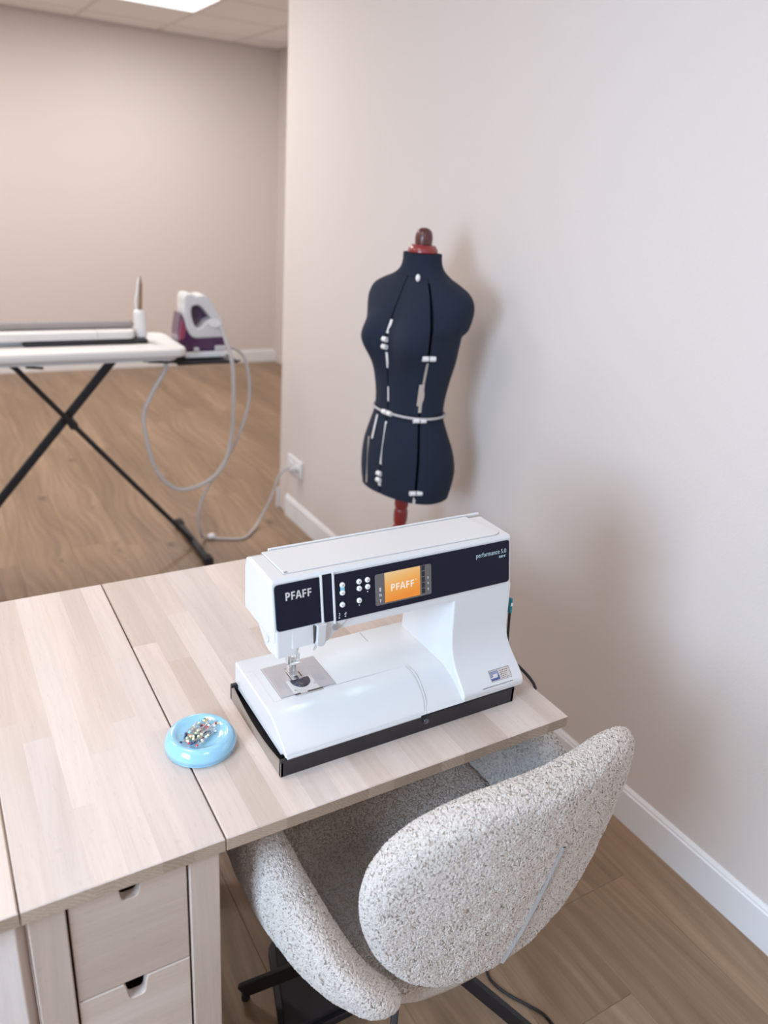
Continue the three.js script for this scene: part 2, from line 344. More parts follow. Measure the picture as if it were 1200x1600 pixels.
  PANELS.forEach(([x, z], i) => {
    const back = z < -3, P = back ? PANEL_BACK : FILL_PANEL;
    const t = thing('ceiling_light', i === 0 ? 'square white light panel in the ceiling beside the back wall' : ['', 'added unseen fill light panel in the ceiling far from the corner', 'added unseen fill light panel in the ceiling before the ironing board', 'added unseen fill light panel in the ceiling beside the window wall', 'added unseen fill light panel in the ceiling behind the photographer', 'added unseen fill light panel in the ceiling beside the long side wall'][i], 'ceiling light', [x + 0.3, H, z + 0.3], 'ceiling light panels');
    part(t, 'frame', [box(x + 0.012, x + 0.588, H - 0.002, H + 0.02, z + 0.012, z + 0.022), box(x + 0.012, x + 0.588, H - 0.002, H + 0.02, z + 0.578, z + 0.588), box(x + 0.012, x + 0.022, H - 0.002, H + 0.02, z + 0.022, z + 0.578), box(x + 0.578, x + 0.588, H - 0.002, H + 0.02, z + 0.022, z + 0.578)], M.trim);
    part(t, 'diffuser', box(x + 0.022, x + 0.578, H + 0.002, H + 0.012, z + 0.022, z + 0.578, 0.001), std({ color: lin(0.8, 0.8, 0.8), emissive: lin(0.96, 0.97, 1.0), emissiveIntensity: 1.6, roughness: 0.6 }));
    areaLight(0.54, 0.54, P.color, P.power, [x + 0.3, H - 0.006, z + 0.3], [x + 0.3, 0, z + 0.3 - 1e-4]);
  });

  // wall socket
  const s = thing('wall_socket', 'white double wall socket above the skirting board at the wall end', 'socket', [XR, 0.29, -2.5]);
  part(s, 'plate', box(XR - 0.011, XR, 0.25, 0.335, -2.583, -2.42, 0.004), M.trim);
  for (const z of [-2.542, -2.461]) part(s, 'outlet', new THREE.CylinderGeometry(0.021, 0.023, 0.004, 24).rotateZ(Math.PI / 2).translate(XR - 0.0125, 0.2925, z), M.pale);
}

// ---------------------------------------------------------------- the gateleg table
const TY = 0.74;
{
  const r = rng(17), t = thing('gateleg_table', 'pale birch gateleg table with drawers and a stave top under the sewing machine', 'table', [-0.13, 0, -0.4]);
  const top = (x0, x1, rows, name, edge) => {
    const g = group(t, name), w = (x1 - x0) / rows;
    for (let i = 0; i < rows; i++) {
      const a = x0 + i * w, b = a + w; let z = -0.8, first = true;
      while (z < -1e-6) {
        let L = (first ? 0.12 + r() * 0.45 : 0.26 + r() * 0.36); let e = z + L; if (e > -0.12) e = 0;
        const sides = (i === 0 ? 'w' : '') + (i === rows - 1 ? 'e' : '') + (first ? 'n' : '') + (e === 0 ? 's' : '');
        const sg = metreUV(slab(a, b, z, e, TY - 0.022, TY, 0.0016, sides || '-'), 2, r() * 5, r() * 5), tone = beech(Math.floor(r() * 7));
        // the sawn ends (second material) come after the long faces
        const P = sg.attributes.position, order = [[], []];
        for (let t = 0; t < P.count; t += 3) { const zs = [P.getZ(t), P.getZ(t + 1), P.getZ(t + 2)], ys = [P.getY(t), P.getY(t + 1), P.getY(t + 2)]; order[Math.max(...zs) - Math.min(...zs) < 1e-6 && Math.max(...ys) - Math.min(...ys) > 0.005 ? 1 : 0].push(t, t + 1, t + 2); }
        sg.setIndex([...order[0], ...order[1]]); sg.addGroup(0, order[0].length, 0); sg.addGroup(order[0].length, order[1].length, 1);
        part(g, 'stave', sg, [tone, M.endGrain[Math.floor(r() * 4)]]);
        z = e; first = false;
      }
    }
  };
  top(-0.26, -0.0012, 6, 'centre_top');
  top(0.0012, 0.632, 14, 'right_leaf');
  top(-0.892, -0.2625, 14, 'left_leaf');
  const wood = (x0, x1, y0, y1, z0, z1, grain, k, c = 0.0025) => metreUV(box(x0, x1, y0, y1, z0, z1, c), grain, r() * 4, r() * 4);
  const YT = TY - 0.022;
  for (const [x0, x1] of [[-0.2545, -0.2095], [-0.0495, -0.006]]) for (const [z0, z1] of [[-0.052, -0.01], [-0.79, -0.748]])
    part(t, 'leg', wood(x0, x1, 0, YT, z0, z1, 1), beech(z1 > -0.1 ? 3 : 6));
  for (const [x0, x1] of [[-0.252, -0.236], [-0.024, -0.008]]) { part(t, 'side_rail', wood(x0, x1, 0.64, YT, -0.75, -0.05, 2), beech(1)); part(t, 'side_rail', wood(x0, x1, 0.09, 0.16, -0.75, -0.05, 2), beech(1)); }
  part(t, 'carcass', [box(-0.2075, -0.0515, 0.10, 0.112, -0.745, -0.033), box(-0.236, -0.2095, 0.10, YT, -0.745, -0.055), box(-0.0495, -0.024, 0.10, YT, -0.745, -0.055), box(-0.2075, -0.0515, 0.16, YT, -0.748, -0.736)].map((g) => metreUV(g, 1)), beech(4));
  // three drawers, each front with a tapered finger notch in its top edge
  const tops = [0.7135, 0.5215, 0.3315], D = [0.1885, 0.1865, 0.1865];
  tops.forEach((y1, i) => {
    const y0 = y1 - D[i], x0 = -0.2065, x1 = -0.0523, cx = (x0 + x1) / 2;
    const d = group(t, 'drawer');
    const s = new THREE.Shape();
    s.moveTo(x0, y0); s.lineTo(x1, y0); s.lineTo(x1, y1); s.lineTo(cx + 0.0175, y1);
    s.quadraticCurveTo(cx + 0.0155, y1 - 0.002, cx + 0.0145, y1 - 0.006); s.lineTo(cx + 0.0115, y1 - 0.026); s.quadraticCurveTo(cx + 0.0105, y1 - 0.033, cx + 0.0045, y1 - 0.033);
    s.lineTo(cx - 0.0045, y1 - 0.033); s.quadraticCurveTo(cx - 0.0105, y1 - 0.033, cx - 0.0115, y1 - 0.026); s.lineTo(cx - 0.0145, y1 - 0.006); s.quadraticCurveTo(cx - 0.0155, y1 - 0.002, cx - 0.0175, y1); s.lineTo(x0, y1);
    const g = new THREE.ExtrudeGeometry(s, { depth: 0.013, bevelEnabled: true, bevelThickness: 0.0015, bevelSize: 0.0015, bevelOffset: -0.0015, bevelSegments: 2, curveSegments: 8 }).translate(0, 0, -0.0285);
    part(d, 'drawer_front', metreUV(g, 0, r() * 4, r() * 4), beech(3 + i * 2));
    part(d, 'drawer_box', [box(x0 + 0.004, x0 + 0.016, y0 + 0.01, y1 - 0.02, -0.70, -0.03), box(x1 - 0.016, x1 - 0.004, y0 + 0.01, y1 - 0.02, -0.70, -0.03), box(x0 + 0.016, x1 - 0.016, y0 + 0.01, y0 + 0.018, -0.70, -0.03), box(x0 + 0.016, x1 - 0.016, y0 + 0.018, y1 - 0.02, -0.70, -0.688)].map((g) => metreUV(g, 2)), beech(1));
  });
  // gate legs that carry the leaves
  const gate = (a, b, k) => {
    const g = group(t, 'gate_leg'); const dir = V(b[0] - a[0], 0, b[1] - a[1]), L = dir.length(); dir.normalize();
    const at = (s) => [a[0] + dir.x * s, a[1] + dir.z * s];
    const post = (s0, s1, y0, y1, name) => { const p = at((s0 + s1) / 2), m = new RoundedBoxGeometry(s1 - s0, y1 - y0, 0.022, 2, 0.003); const h = metreUV(m, y1 - y0 > s1 - s0 ? 1 : 0, r() * 3, r() * 3); h.rotateY(Math.atan2(-dir.z, dir.x)); h.translate(p[0], (y0 + y1) / 2, p[1]); part(g, name, h, beech(k)); };
    post(0, 0.07, 0.02, YT - 0.001, 'post'); post(L - 0.07, L, 0, YT - 0.001, 'post'); post(0.07, L - 0.07, YT - 0.08, YT - 0.001, 'rail'); post(0.07, L - 0.07, 0.1, 0.16, 'rail');
  };
  gate([-0.262, -0.022], [-0.62, -0.30], 0);
  gate([0.008, -0.70], [0.43, -0.56], 0);
}

// ---------------------------------------------------------------- the sewing machine
const font = await new FontLoader().loadAsync('fonts/droid/droid_sans_bold.typeface.json');
const fontR = await new FontLoader().loadAsync('fonts/droid/droid_sans_regular.typeface.json');
// letters standing on the control panel plane; x in the room, v up the panel
const PANEL_TILT = -Math.atan(0.2);
const onPanel = (g, lift = 0) => g.translate(0, 0, lift).rotateX(PANEL_TILT).translate(0, 0.957, -0.1335);
const pv = (y) => (y - 0.957) * 1.0198;
function letters(text, f, size, x0, x1, v, depth, lift) {
  const g = new TextGeometry(text, { font: f, size, depth, curveSegments: 4, bevelEnabled: false });
  g.computeBoundingBox(); const b = g.boundingBox, w = b.max.x - b.min.x;
  g.translate(-b.min.x, 0, 0).scale((x1 - x0) / w, 1, 1).translate(x0, v, 0);
  return onPanel(g, lift);
}
const bedKnots = [[-0.165, 0.8115], [-0.145, 0.8105], [-0.128, 0.8058], [-0.110, 0.7978], [-0.094, 0.7885], [-0.083, 0.7808], [-0.0768, 0.7735]];
const flareKnots = [[-0.134, 0.955], [-0.1315, 0.915], [-0.1293, 0.88], [-0.1255, 0.857], [-0.1185, 0.837], [-0.1075, 0.8205], [-0.094, 0.8062], [-0.0825, 0.7945], [-0.0755, 0.785], [-0.0758, 0.7755]];
{
  const m = thing('sewing_machine', 'white computerised sewing machine with a navy control panel and lit orange screen', 'sewing machine', [0.34, TY, -0.18]);
  // dark carrying-case tray under the machine; its end wall dips in a shallow curve
  const tray = group(m, 'base_tray'), XB0 = 0.1135, XB1 = 0.5675, ZT0 = -0.297, ZT1 = -0.077, YB = TY, YT = 0.7705;
  part(tray, 'front_wall', box(XB0, XB1, YB, YT, ZT1 - 0.006, ZT1, 0.0008), M.plinth);
  part(tray, 'back_wall', box(XB0, XB1, YB, YT, ZT0, ZT0 + 0.006, 0.0008), M.plinth);
  part(tray, 'end_wall', box(XB1 - 0.006, XB1, YB, YT, ZT0, ZT1, 0.0008), M.plinth);
  const sh = []; for (let i = 0; i <= 24; i++) { const s = i / 24; sh.push([lerp(ZT1, ZT0, s), YT - 0.004 - 0.0155 * Math.pow(Math.sin(Math.PI * clamp(s, 0, 1)), 0.8)]); }
  part(tray, 'end_wall', extrudeX([[ZT0, YB], [ZT1, YB], ...sh], XB0, XB0 + 0.005, 0.0006), std({ color: lin(0.30, 0.235, 0.19), roughness: 0.5 }));  // sunlit look of this wall put into its lighter brown colour
  part(tray, 'floor_plate', box(XB0 + 0.005, XB1 - 0.006, YB, YB + 0.005, ZT0 + 0.006, ZT1 - 0.006, 0.0005), M.plinth);
  part(tray, 'inner_block', box(XB0 + 0.02, XB1 - 0.006, YB + 0.005, 0.772, ZT0 + 0.006, ZT1 - 0.006, 0.0005), M.black);
  part(tray, 'socket_plug', [new THREE.CylinderGeometry(0.0042, 0.0042, 0.006, 18).rotateX(Math.PI / 2).translate(0.376, 0.7615, ZT1 + 0.001), new THREE.TorusGeometry(0.0042, 0.0013, 8, 20).translate(0.376, 0.7615, ZT1 + 0.0035)], M.smoke);

  // bed: flat behind, rolling over towards the front; the end face is set in a little
  const bk = sampled(bedKnots, 26);
  part(m, 'bed', [
    extrudeX([[-0.297, 0.7725], ...bk.slice().reverse(), [-0.297, 0.8115]].map(([z, y]) => [z, y]), 0.122, 0.5825, 0.0022, 3),
    extrudeX([[-0.293, 0.758], [-0.105, 0.758], [-0.09, 0.7715], [-0.083, 0.776], [-0.083, 0.779], [-0.1, 0.79], [-0.293, 0.79]], 0.1255, 0.57, 0.0015, 2),
  ], M.white);
  // front cover of the bed: a thin curved door in front of the needle plate
  const cover = (x0, x1f, x1b, lift) => grid(40, 24, (u, v) => { const [z, y] = bk[Math.round(v * 24)], a = bk[Math.max(0, Math.round(v * 24) - 1)], b = bk[Math.min(26, Math.round(v * 24) + 1)]; const n = [b[1] - a[1], b[0] - a[0]], l = Math.hypot(...n); const x1 = lerp(x1b, x1f, v) - 0.008 * Math.sin(Math.PI * v) * -0.6; return [lerp(x0, x1, u), y + (n[1] / l) * lift, z - (n[0] / l) * lift]; });
  const lid = part(m, 'bed_cover', (() => { const up = cover(0.1235, 0.3725, 0.3855, 0.0012); const lo = cover(0.1235, 0.3725, 0.3855, -0.002); return [flip(up), lo, rim(0.1235, 0.3725, 0.3855)]; })(), M.white);
  function flip(g) { const h = g.clone(), ix = h.index.array; for (let i = 0; i < ix.length; i += 3) { const t = ix[i]; ix[i] = ix[i + 1]; ix[i + 1] = t; } h.computeVertexNormals(); return h; }
  function rim(x0, xf, xb) { // closing edge strips
    const e = (u) => grid(1, 24, (s, v) => { const k = Math.round(v * 24), [z, y] = bk[k], a = bk[Math.max(0, k - 1)], b = bk[Math.min(26, k + 1)], n = [b[1] - a[1], b[0] - a[0]], l = Math.hypot(...n), lift = lerp(-0.002, 0.0012, s), x1 = lerp(xb, xf, v) + 0.0048 * Math.sin(Math.PI * v); return [lerp(x0, x1, u), y + (n[1] / l) * lift, z - (n[0] / l) * lift]; });
    return mergeGeometries([plain(e(0)), plain(e(1))]);
  }
  part(lid, 'cover_edge', tube([[0.3872, 0.8122, -0.1655], [0.3905, 0.811, -0.142], [0.389, 0.8022, -0.118], [0.3835, 0.7892, -0.0935], [0.3755, 0.7745, -0.0765]], 0.0009, 40, 6), M.white2);
  part(lid, 'cover_edge', tube([[0.124, 0.8119, -0.1655], [0.17, 0.8119, -0.1655], [0.178, 0.8119, -0.1615], [0.222, 0.8119, -0.1615], [0.23, 0.8119, -0.1655], [0.387, 0.8119, -0.1655]], 0.0006, 60, 6), M.white2);
  part(lid, 'lower_lip', box(0.124, 0.366, 0.7712, 0.7742, -0.0785, -0.0752, 0.001), M.white2);
  part(lid, 'ruler', (() => { const L = []; for (let i = 0; i < 46; i++) L.push(box(0.146 + i * 0.005, 0.1463 + i * 0.005, 0.8106, 0.8109 + (0), -0.152 - (i % 5 ? 0.0035 : 0.006), -0.149, 0.0001, 1)); return L; })(), std({ color: lin(0.62, 0.64, 0.66), roughness: 0.5 }));
  part(m, 'bed_joint', box(0.3645, 0.3655, 0.8112, 0.8119, -0.295, -0.262, 0.0002, 1), M.greyLine);
  part(m, 'bed_joint', [box(0.139, 0.1396, 0.8112, 0.8119, -0.26, -0.168, 0.0002, 1), box(0.128, 0.139, 0.8112, 0.8119, -0.2606, -0.26, 0.0002, 1)], std({ color: lin(0.55, 0.56, 0.58), roughness: 0.5 }));

  // column with its flared foot
  const fk = sampled(flareKnots, 40);
  const col = extrudeX([[-0.287, 0.7755], ...fk.slice().reverse(), [-0.26, 0.962], [-0.281, 0.90], [-0.287, 0.83]], 0.452, 0.5745, 0.003, 4);
  { const p = col.attributes.position; for (let i = 0; i < p.count; i++) if (p.getX(i) > 0.53) { const s = clamp((0.865 - p.getY(i)) / 0.07, 0, 1); p.setX(i, p.getX(i) + 0.0095 * s * s * (3 - 2 * s)); } }
  part(m, 'column', col, M.white);
  // arm
  part(m, 'arm', extrudeX([[-0.252, 0.944], [-0.1335, 0.944], [-0.1345, 0.957], [-0.1495, 1.0355], [-0.153, 1.0405], [-0.236, 1.0405], [-0.248, 1.036], [-0.2535, 1.02], [-0.2535, 0.96]], 0.1225, 0.5735, 0.0045, 4), M.white);
  // head: tapers down and forward to the needle
  part(m, 'head', [
    extrudeX([[-0.2515, 0.985], [-0.2485, 0.97], [-0.2165, 0.949], [-0.172, 0.917], [-0.158, 0.9145], [-0.128, 0.919], [-0.1335, 0.962]], 0.1255, 0.162, 0.0045, 4),
    extrudeX([[-0.2505, 0.975], [-0.215, 0.947], [-0.172, 0.928], [-0.1285, 0.9305], [-0.1335, 0.962]], 0.15, 0.2, 0.003, 3),
  ], M.white);
  part(m, 'screw_cap', new THREE.CylinderGeometry(0.0085, 0.0085, 0.003, 28).rotateZ(Math.PI / 2).translate(0.1255, 0.938, -0.165), M.white2);
  // thread guide wing, lever tab and screw under the arm
  { const s = new THREE.Shape(); s.moveTo(0.196, 0.962); s.lineTo(0.2465, 0.96); s.lineTo(0.2135, 0.9275); s.lineTo(0.203, 0.924); s.lineTo(0.196, 0.93); part(m, 'thread_guide', extrudeXY(s, 0.0165, 0.0015).translate(0, 0, -0.1485), M.white); }
  { const s = roundRect(0.1905, 0.9245, 0.2065, 0.963, [0.007, 0.007, 0.001, 0.001]); part(m, 'lever', extrudeXY(s, 0.012, 0.002).translate(0, 0, -0.1365), M.white2); }
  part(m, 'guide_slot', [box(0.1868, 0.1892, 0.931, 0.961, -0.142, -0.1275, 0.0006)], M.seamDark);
  { const s = new THREE.Shape(); s.moveTo(0.184, 0.922); s.lineTo(0.1905, 0.936); s.lineTo(0.192, 0.924); s.lineTo(0.188, 0.918); part(m, 'thread_cutter', extrudeXY(s, 0.004, 0.0008).translate(0, 0, -0.131), M.white2); }
  { const sc = part(m, 'dial', new THREE.CylinderGeometry(0.0062, 0.0062, 0.003, 28).rotateX(Math.PI / 2).translate(0.2255, 0.9505, -0.1315), M.satin); part(sc, 'slot', box(0.2248, 0.2262, 0.946, 0.955, -0.1302, -0.1296, 0.0003, 1), M.greyLine); }

  // top cover plate with its seam
  { const s = (d) => { const q = new THREE.Shape(); q.moveTo(0.150 - d, 0.164 - d); q.lineTo(0.538 + d, 0.1585 - d); q.quadraticCurveTo(0.556 + d, 0.1585 - d, 0.557 + d, 0.168); q.lineTo(0.540 + d, 0.2425 + d); q.lineTo(0.147 - d, 0.2425 + d); return q; };
    part(m, 'lid_seam', extrudeUp(s(0.0009), 1.0395, 0.0013), M.greyLine);
    const tl = part(m, 'top_lid', extrudeUp(s(0), 1.0395, 0.003, 0.0008), M.white);
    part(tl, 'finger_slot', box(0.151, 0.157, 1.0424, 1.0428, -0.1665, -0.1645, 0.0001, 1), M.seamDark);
    part(m, 'top_ridge', box(0.16, 0.575, 1.038, 1.0432, -0.2515, -0.2465, 0.002), M.white); }

  // control panel in three pieces, raised a hair from the arm
  const piece = (x0, x1, y0, y1, r) => onPanel(extrudeXY(roundRect(x0, pv(y0), x1, pv(y1), r), 0.0016, 0.0005), 0.0006);
  const q = (name, x0, x1, y0, y1, r) => part(m, name, piece(x0, x1, y0, y1, r), M.navy);
  const pl = q('face_panel', 0.1275, 0.2005, 0.9625, 1.0335, [0.006, 0.0005, 0.0005, 0.006]);
  part(pl, 'logo', letters('PFAFF', font, 0.0125, 0.1445, 0.1865, pv(1.0078), 0.0005, 0.0022), M.silver);
  q('slot_panel', 0.206, 0.2215, 0.9605, 1.0355, [0.0005, 0.0005, 0.0005, 0.0005]);
  const pr = q('control_panel', 0.2255, 0.5665, 0.9585, 1.0325, [0.0005, 0.006, 0.004, 0.0005]);
  for (const x of [0.2033, 0.2236]) part(m, 'panel_rib', onPanel(box(x - 0.0019, x + 0.0019, pv(0.955), pv(1.036), 0, 0.0036, 0.0012)), M.white);
  part(pr, 'lettering', letters('performance 5.0', fontR, 0.0072, 0.495, 0.5595, pv(1.0118), 0.0004, 0.0022), std({ color: lin(0.42, 0.55, 0.58), roughness: 0.4 }));
  part(pr, 'lettering', letters('IDT', font, 0.0034, 0.544, 0.5585, pv(1.0045), 0.0004, 0.0022), std({ color: lin(0.5, 0.7, 0.75), roughness: 0.4 }));
  const button = (x, y, kind) => {
    const b = part(pr, 'button', onPanel(lathe([[0.0001, 0.003], [0.003, 0.0028], [0.0042, 0.0019], [0.0044, 0]], 28).rotateX(Math.PI / 2).translate(x, pv(y), 0), 0.0021), M.pale);
    const marks = [onPanel(box(x - 0.0013, x - 0.0002, pv(y) - 0.0016, pv(y) + 0.0014, 0, 0.0003, 0.0001, 1), 0.0049), onPanel(box(x + 0.0004, x + 0.0014, pv(y) - 0.0012, pv(y) + (kind ? 0.0002 : 0.0016), 0, 0.0003, 0.0001, 1), 0.0049)];
    part(b, 'symbol', marks, M.greyLine);
  };
  part(pr, 'button_link', onPanel(box(0.2353, 0.2423, pv(1.002), pv(1.014), 0, 0.0018, 0.0008), 0.002), M.cyan);
  [[0.2388, 1.0142, 0], [0.2384, 1.0022, 1], [0.2375, 0.9832, 1], [0.268, 1.0142, 0], [0.268, 1.0032, 1], [0.283, 1.0142, 0], [0.283, 1.0032, 1], [0.2672, 0.984, 0]].forEach((b) => button(...b));
  const dot = (x, y) => part(pr, 'indicator', onPanel(new THREE.CylinderGeometry(0.001, 0.001, 0.0005, 14).rotateX(Math.PI / 2).translate(x, pv(y), 0), 0.0023), M.pale);
  dot(0.2828, 0.9952); dot(0.2672, 0.9765); dot(0.231, 0.9632); dot(0.242, 0.9637);
  const mark = (pts, w = 0.0006) => pts.map(([x0, y0, x1, y1]) => onPanel(bar([x0, pv(y0), 0], [x1, pv(y1), 0], w, 0.0004, V(0, 0, 1), 0.0001), 0.0022));
  part(pr, 'symbol', mark([[0.2305, 0.9665, 0.2325, 0.9665], [0.2325, 0.9665, 0.2325, 0.9705], [0.2325, 0.9705, 0.2305, 0.9705]]), M.pale);
  part(pr, 'symbol', mark([[0.2405, 0.9675, 0.2435, 0.969], [0.2435, 0.9705, 0.2435, 0.9665], [0.2405, 0.9675, 0.2425, 0.966]]), M.pale);

  // screen
  const bz = part(m, 'screen_bezel', piece(0.2965, 0.4025, 0.9685, 1.0195, 0.003).translate(0, 0.0001, 0.001), M.bezel);
  { const c = document.createElement('canvas'); c.width = 400; c.height = 300; const x = c.getContext('2d');
    const g = x.createLinearGradient(0, 0, 60, 300); g.addColorStop(0, '#f0d2a2'); g.addColorStop(0.45, '#f6b560'); g.addColorStop(1, '#f5932f'); x.fillStyle = g; x.fillRect(0, 0, 400, 300);
    x.fillStyle = '#fdf1e6'; x.font = 'bold 96px sans-serif'; x.textAlign = 'center'; x.save(); x.translate(198, 196); x.scale(0.98, 1); x.fillText('PFAFF', 0, 0); x.restore(); x.beginPath(); x.arc(352, 128, 6, 0, 7); x.fill();
    const t = new THREE.CanvasTexture(c); t.colorSpace = THREE.SRGBColorSpace;
    const g2 = new THREE.PlaneGeometry(0.067, 0.0495).translate(0.3465, pv(0.9955), 0);
    const back = box(0.313, 0.38, pv(0.9955) - 0.02475, pv(0.9955) + 0.02475, -0.001, -0.0002, 0.0002, 1);
    const sc = part(bz, 'screen', onPanel(g2, 0.0038), std({ color: lin(0.02, 0.02, 0.02), map: t, emissive: lin(1, 1, 1), emissiveMap: t, emissiveIntensity: 0.92, roughness: 0.25 }));
    part(bz, 'screen_backing', onPanel(back, 0.0037), M.black); }
  for (let i = 0; i < 5; i++) part(bz, 'touch_key', onPanel(box(0.3835, 0.3893, pv(0.9725) + i * 0.0098, pv(0.9725) + i * 0.0098 + 0.0082, 0, 0.0008, 0.0003, 1), 0.0031), M.black);
  const bm = (pts, w = 0.0006) => pts.map(([x0, y0, x1, y1]) => onPanel(bar([x0, pv(y0), 0], [x1, pv(y1), 0], w, 0.0004, V(0, 0, 1), 0.0001), 0.0034));
  part(bz, 'symbol', bm([[0.3035, 0.9965, 0.3065, 0.9965], [0.3035, 0.995, 0.3065, 0.995], [0.3035, 0.9935, 0.3065, 0.9935], [0.3035, 0.992, 0.3065, 0.992]], 0.001), M.pale);
  part(bz, 'symbol', bm([[0.3035, 0.9875, 0.3035, 0.983], [0.3055, 0.9875, 0.3055, 0.983], [0.307, 0.983, 0.307, 0.9865]]), M.pale);
  part(bz, 'symbol', letters('?', font, 0.005, 0.3035, 0.3063, pv(0.9735), 0.0004, 0.0034), M.pale);
  for (const y of [0.997, 0.988, 0.978]) part(bz, 'symbol', bm([[0.3945, y + 0.001, 0.397, y + 0.001], [0.3957, y + 0.002, 0.3957, y - 0.0018], [0.3948, y - 0.0008, 0.3967, y - 0.0008]]), M.pale);

  // needle plate, feed slots, bobbin cover
  const np = part(m, 'needle_plate', box(0.1545, 0.2515, 0.811, 0.8128, -0.2595, -0.1705, 0.0007), M.satin);
  part(m, 'plate_gap', box(0.1535, 0.2525, 0.811, 0.8119, -0.2605, -0.1695, 0.0005, 1), M.greyLine);
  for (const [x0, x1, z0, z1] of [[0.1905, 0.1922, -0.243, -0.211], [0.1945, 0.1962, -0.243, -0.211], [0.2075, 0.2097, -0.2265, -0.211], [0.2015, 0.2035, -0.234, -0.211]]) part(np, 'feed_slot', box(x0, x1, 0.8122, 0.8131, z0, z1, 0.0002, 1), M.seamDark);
  part(np, 'guide_line', [0.228, 0.2315, 0.235, 0.2385, 0.242].map((x, i) => box(x, x + 0.0004, 0.8125, 0.8131, -0.235 + i * 0.001, -0.19 + i * 0.001, 0.0001, 1)), M.greyLine);
  part(np, 'guide_line', [0.163, 0.1665, 0.17, 0.1735].map((x, i) => box(x, x + 0.0004, 0.8125, 0.8131, -0.228 + i * 0.001, -0.19 + i * 0.001, 0.0001, 1)), M.greyLine);
  const bc = part(m, 'bobbin_cover', [box(0.178, 0.2225, 0.8126, 0.8136, -0.2075, -0.1665, 0.0004)], M.silver);
  { const s = new THREE.Shape(); s.moveTo(0.184, 0.2065); s.lineTo(0.217, 0.2065); s.quadraticCurveTo(0.2185, 0.196, 0.213, 0.188); s.quadraticCurveTo(0.2, 0.1745, 0.188, 0.188); s.quadraticCurveTo(0.1825, 0.196, 0.184, 0.2065);
    part(bc, 'window', extrudeUp(s, 0.8134, 0.0006), M.smoke); }
  part(bc, 'bobbin', lathe([[0.0022, 0], [0.0022, 0.0012], [0.0095, 0.0013], [0.0098, 0.0008], [0.0098, 0]], 32).translate(0.2005, 0.8138, -0.1935), M.smoke);
  part(bc, 'clip', [box(0.1765, 0.226, 0.8126, 0.8142, -0.1668, -0.1632, 0.0005)], M.steel);
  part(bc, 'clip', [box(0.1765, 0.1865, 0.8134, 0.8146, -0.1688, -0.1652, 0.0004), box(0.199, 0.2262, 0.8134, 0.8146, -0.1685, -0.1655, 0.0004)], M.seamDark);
  for (const [x, z] of [[0.182, -0.178], [0.2195, -0.184]]) part(bc, 'screw', new THREE.TorusGeometry(0.0014, 0.0003, 6, 16).rotateX(Math.PI / 2).translate(x, 0.8138, z), M.greyLine);

  // needle bar, presser bar, needle, foot
  part(m, 'needle_bar', [rod([0.1985, 0.865, -0.222], [0.1985, 0.945, -0.222], 0.0032), rod([0.1985, 0.858, -0.222], [0.1985, 0.868, -0.222], 0.0042)], M.steel);
  part(m, 'needle', rod([0.1985, 0.818, -0.222], [0.1985, 0.862, -0.222], 0.0005, 0.0009), M.steel);
  part(m, 'presser_bar', [rod([0.1925, 0.846, -0.228], [0.1925, 0.945, -0.228], 0.003), box(0.1855, 0.1905, 0.836, 0.863, -0.228, -0.219, 0.001)], M.steel);
  const pf = part(m, 'presser_foot', [box(0.1885, 0.206, 0.8148, 0.8166, -0.236, -0.213, 0.0006), box(0.1885, 0.1945, 0.8148, 0.8162, -0.215, -0.203, 0.0006), box(0.2005, 0.206, 0.8148, 0.8162, -0.215, -0.203, 0.0006), box(0.190, 0.2045, 0.8165, 0.826, -0.233, -0.224, 0.001), box(0.193, 0.203, 0.826, 0.842, -0.231, -0.222, 0.001)], M.steel);
  part(pf, 'foot_spring', [rod([0.188, 0.834, -0.222], [0.208, 0.834, -0.222], 0.0026), rod([0.2075, 0.84, -0.227], [0.2075, 0.85, -0.227], 0.0035)], M.silver);
  part(m, 'thread_wire', tube([[0.204, 0.858, -0.222], [0.207, 0.875, -0.218], [0.2055, 0.9, -0.205], [0.2035, 0.925, -0.18]], 0.0006, 24, 6), M.greyLine);

  // sticker and print on the flared foot
  const decal = (x0, x1, s0, s1, lift, tex, alpha) => {
    const pt = (s) => { const f = clamp(s, 0, 1) * 40, i = Math.min(39, Math.floor(f)), k = f - i; return [lerp(fk[i][0], fk[i + 1][0], k), lerp(fk[i][1], fk[i + 1][1], k), fk[i + 1][0] - fk[i][0], fk[i + 1][1] - fk[i][1]]; };
    const g = grid(12, 10, (u, v) => { const [z, y, dz, dy] = pt(lerp(s0, s1, v)), l = Math.hypot(dz, dy); return [lerp(x0, x1, u), y + (dz / l) * lift, z - (dy / l) * lift, u, 1 - v]; });
    const ix = g.index.array; for (let i = 0; i < ix.length; i += 3) { const t = ix[i]; ix[i] = ix[i + 1]; ix[i + 1] = t; } g.computeVertexNormals();
    return [g, std({ map: tex, roughness: 0.4, transparent: !!alpha })];
  };
  { const c = document.createElement('canvas'); c.width = 360; c.height = 200; const x = c.getContext('2d');
    x.fillStyle = '#c9beb8'; x.fillRect(0, 0, 360, 200); x.strokeStyle = '#4a4546'; x.lineWidth = 6; x.strokeRect(3, 3, 354, 194);
    x.fillStyle = '#8d8ca6'; x.fillRect(10, 18, 150, 82); x.fillStyle = '#4a5488'; x.fillRect(10, 100, 150, 80); x.fillStyle = '#cfc9c8'; x.fillRect(10, 112, 120, 22); x.fillRect(52, 72, 78, 48);
    x.strokeStyle = '#3d393c'; x.lineWidth = 10; const rr = rng(44);
    for (let i = 0; i < 5; i++) { let a = 182; const end = 290 + rr() * 50; while (a < end) { const w = 12 + rr() * 30; x.beginPath(); x.moveTo(a, 38 + i * 32); x.lineTo(Math.min(a + w, end), 38 + i * 32); x.stroke(); a += w + 7; } }
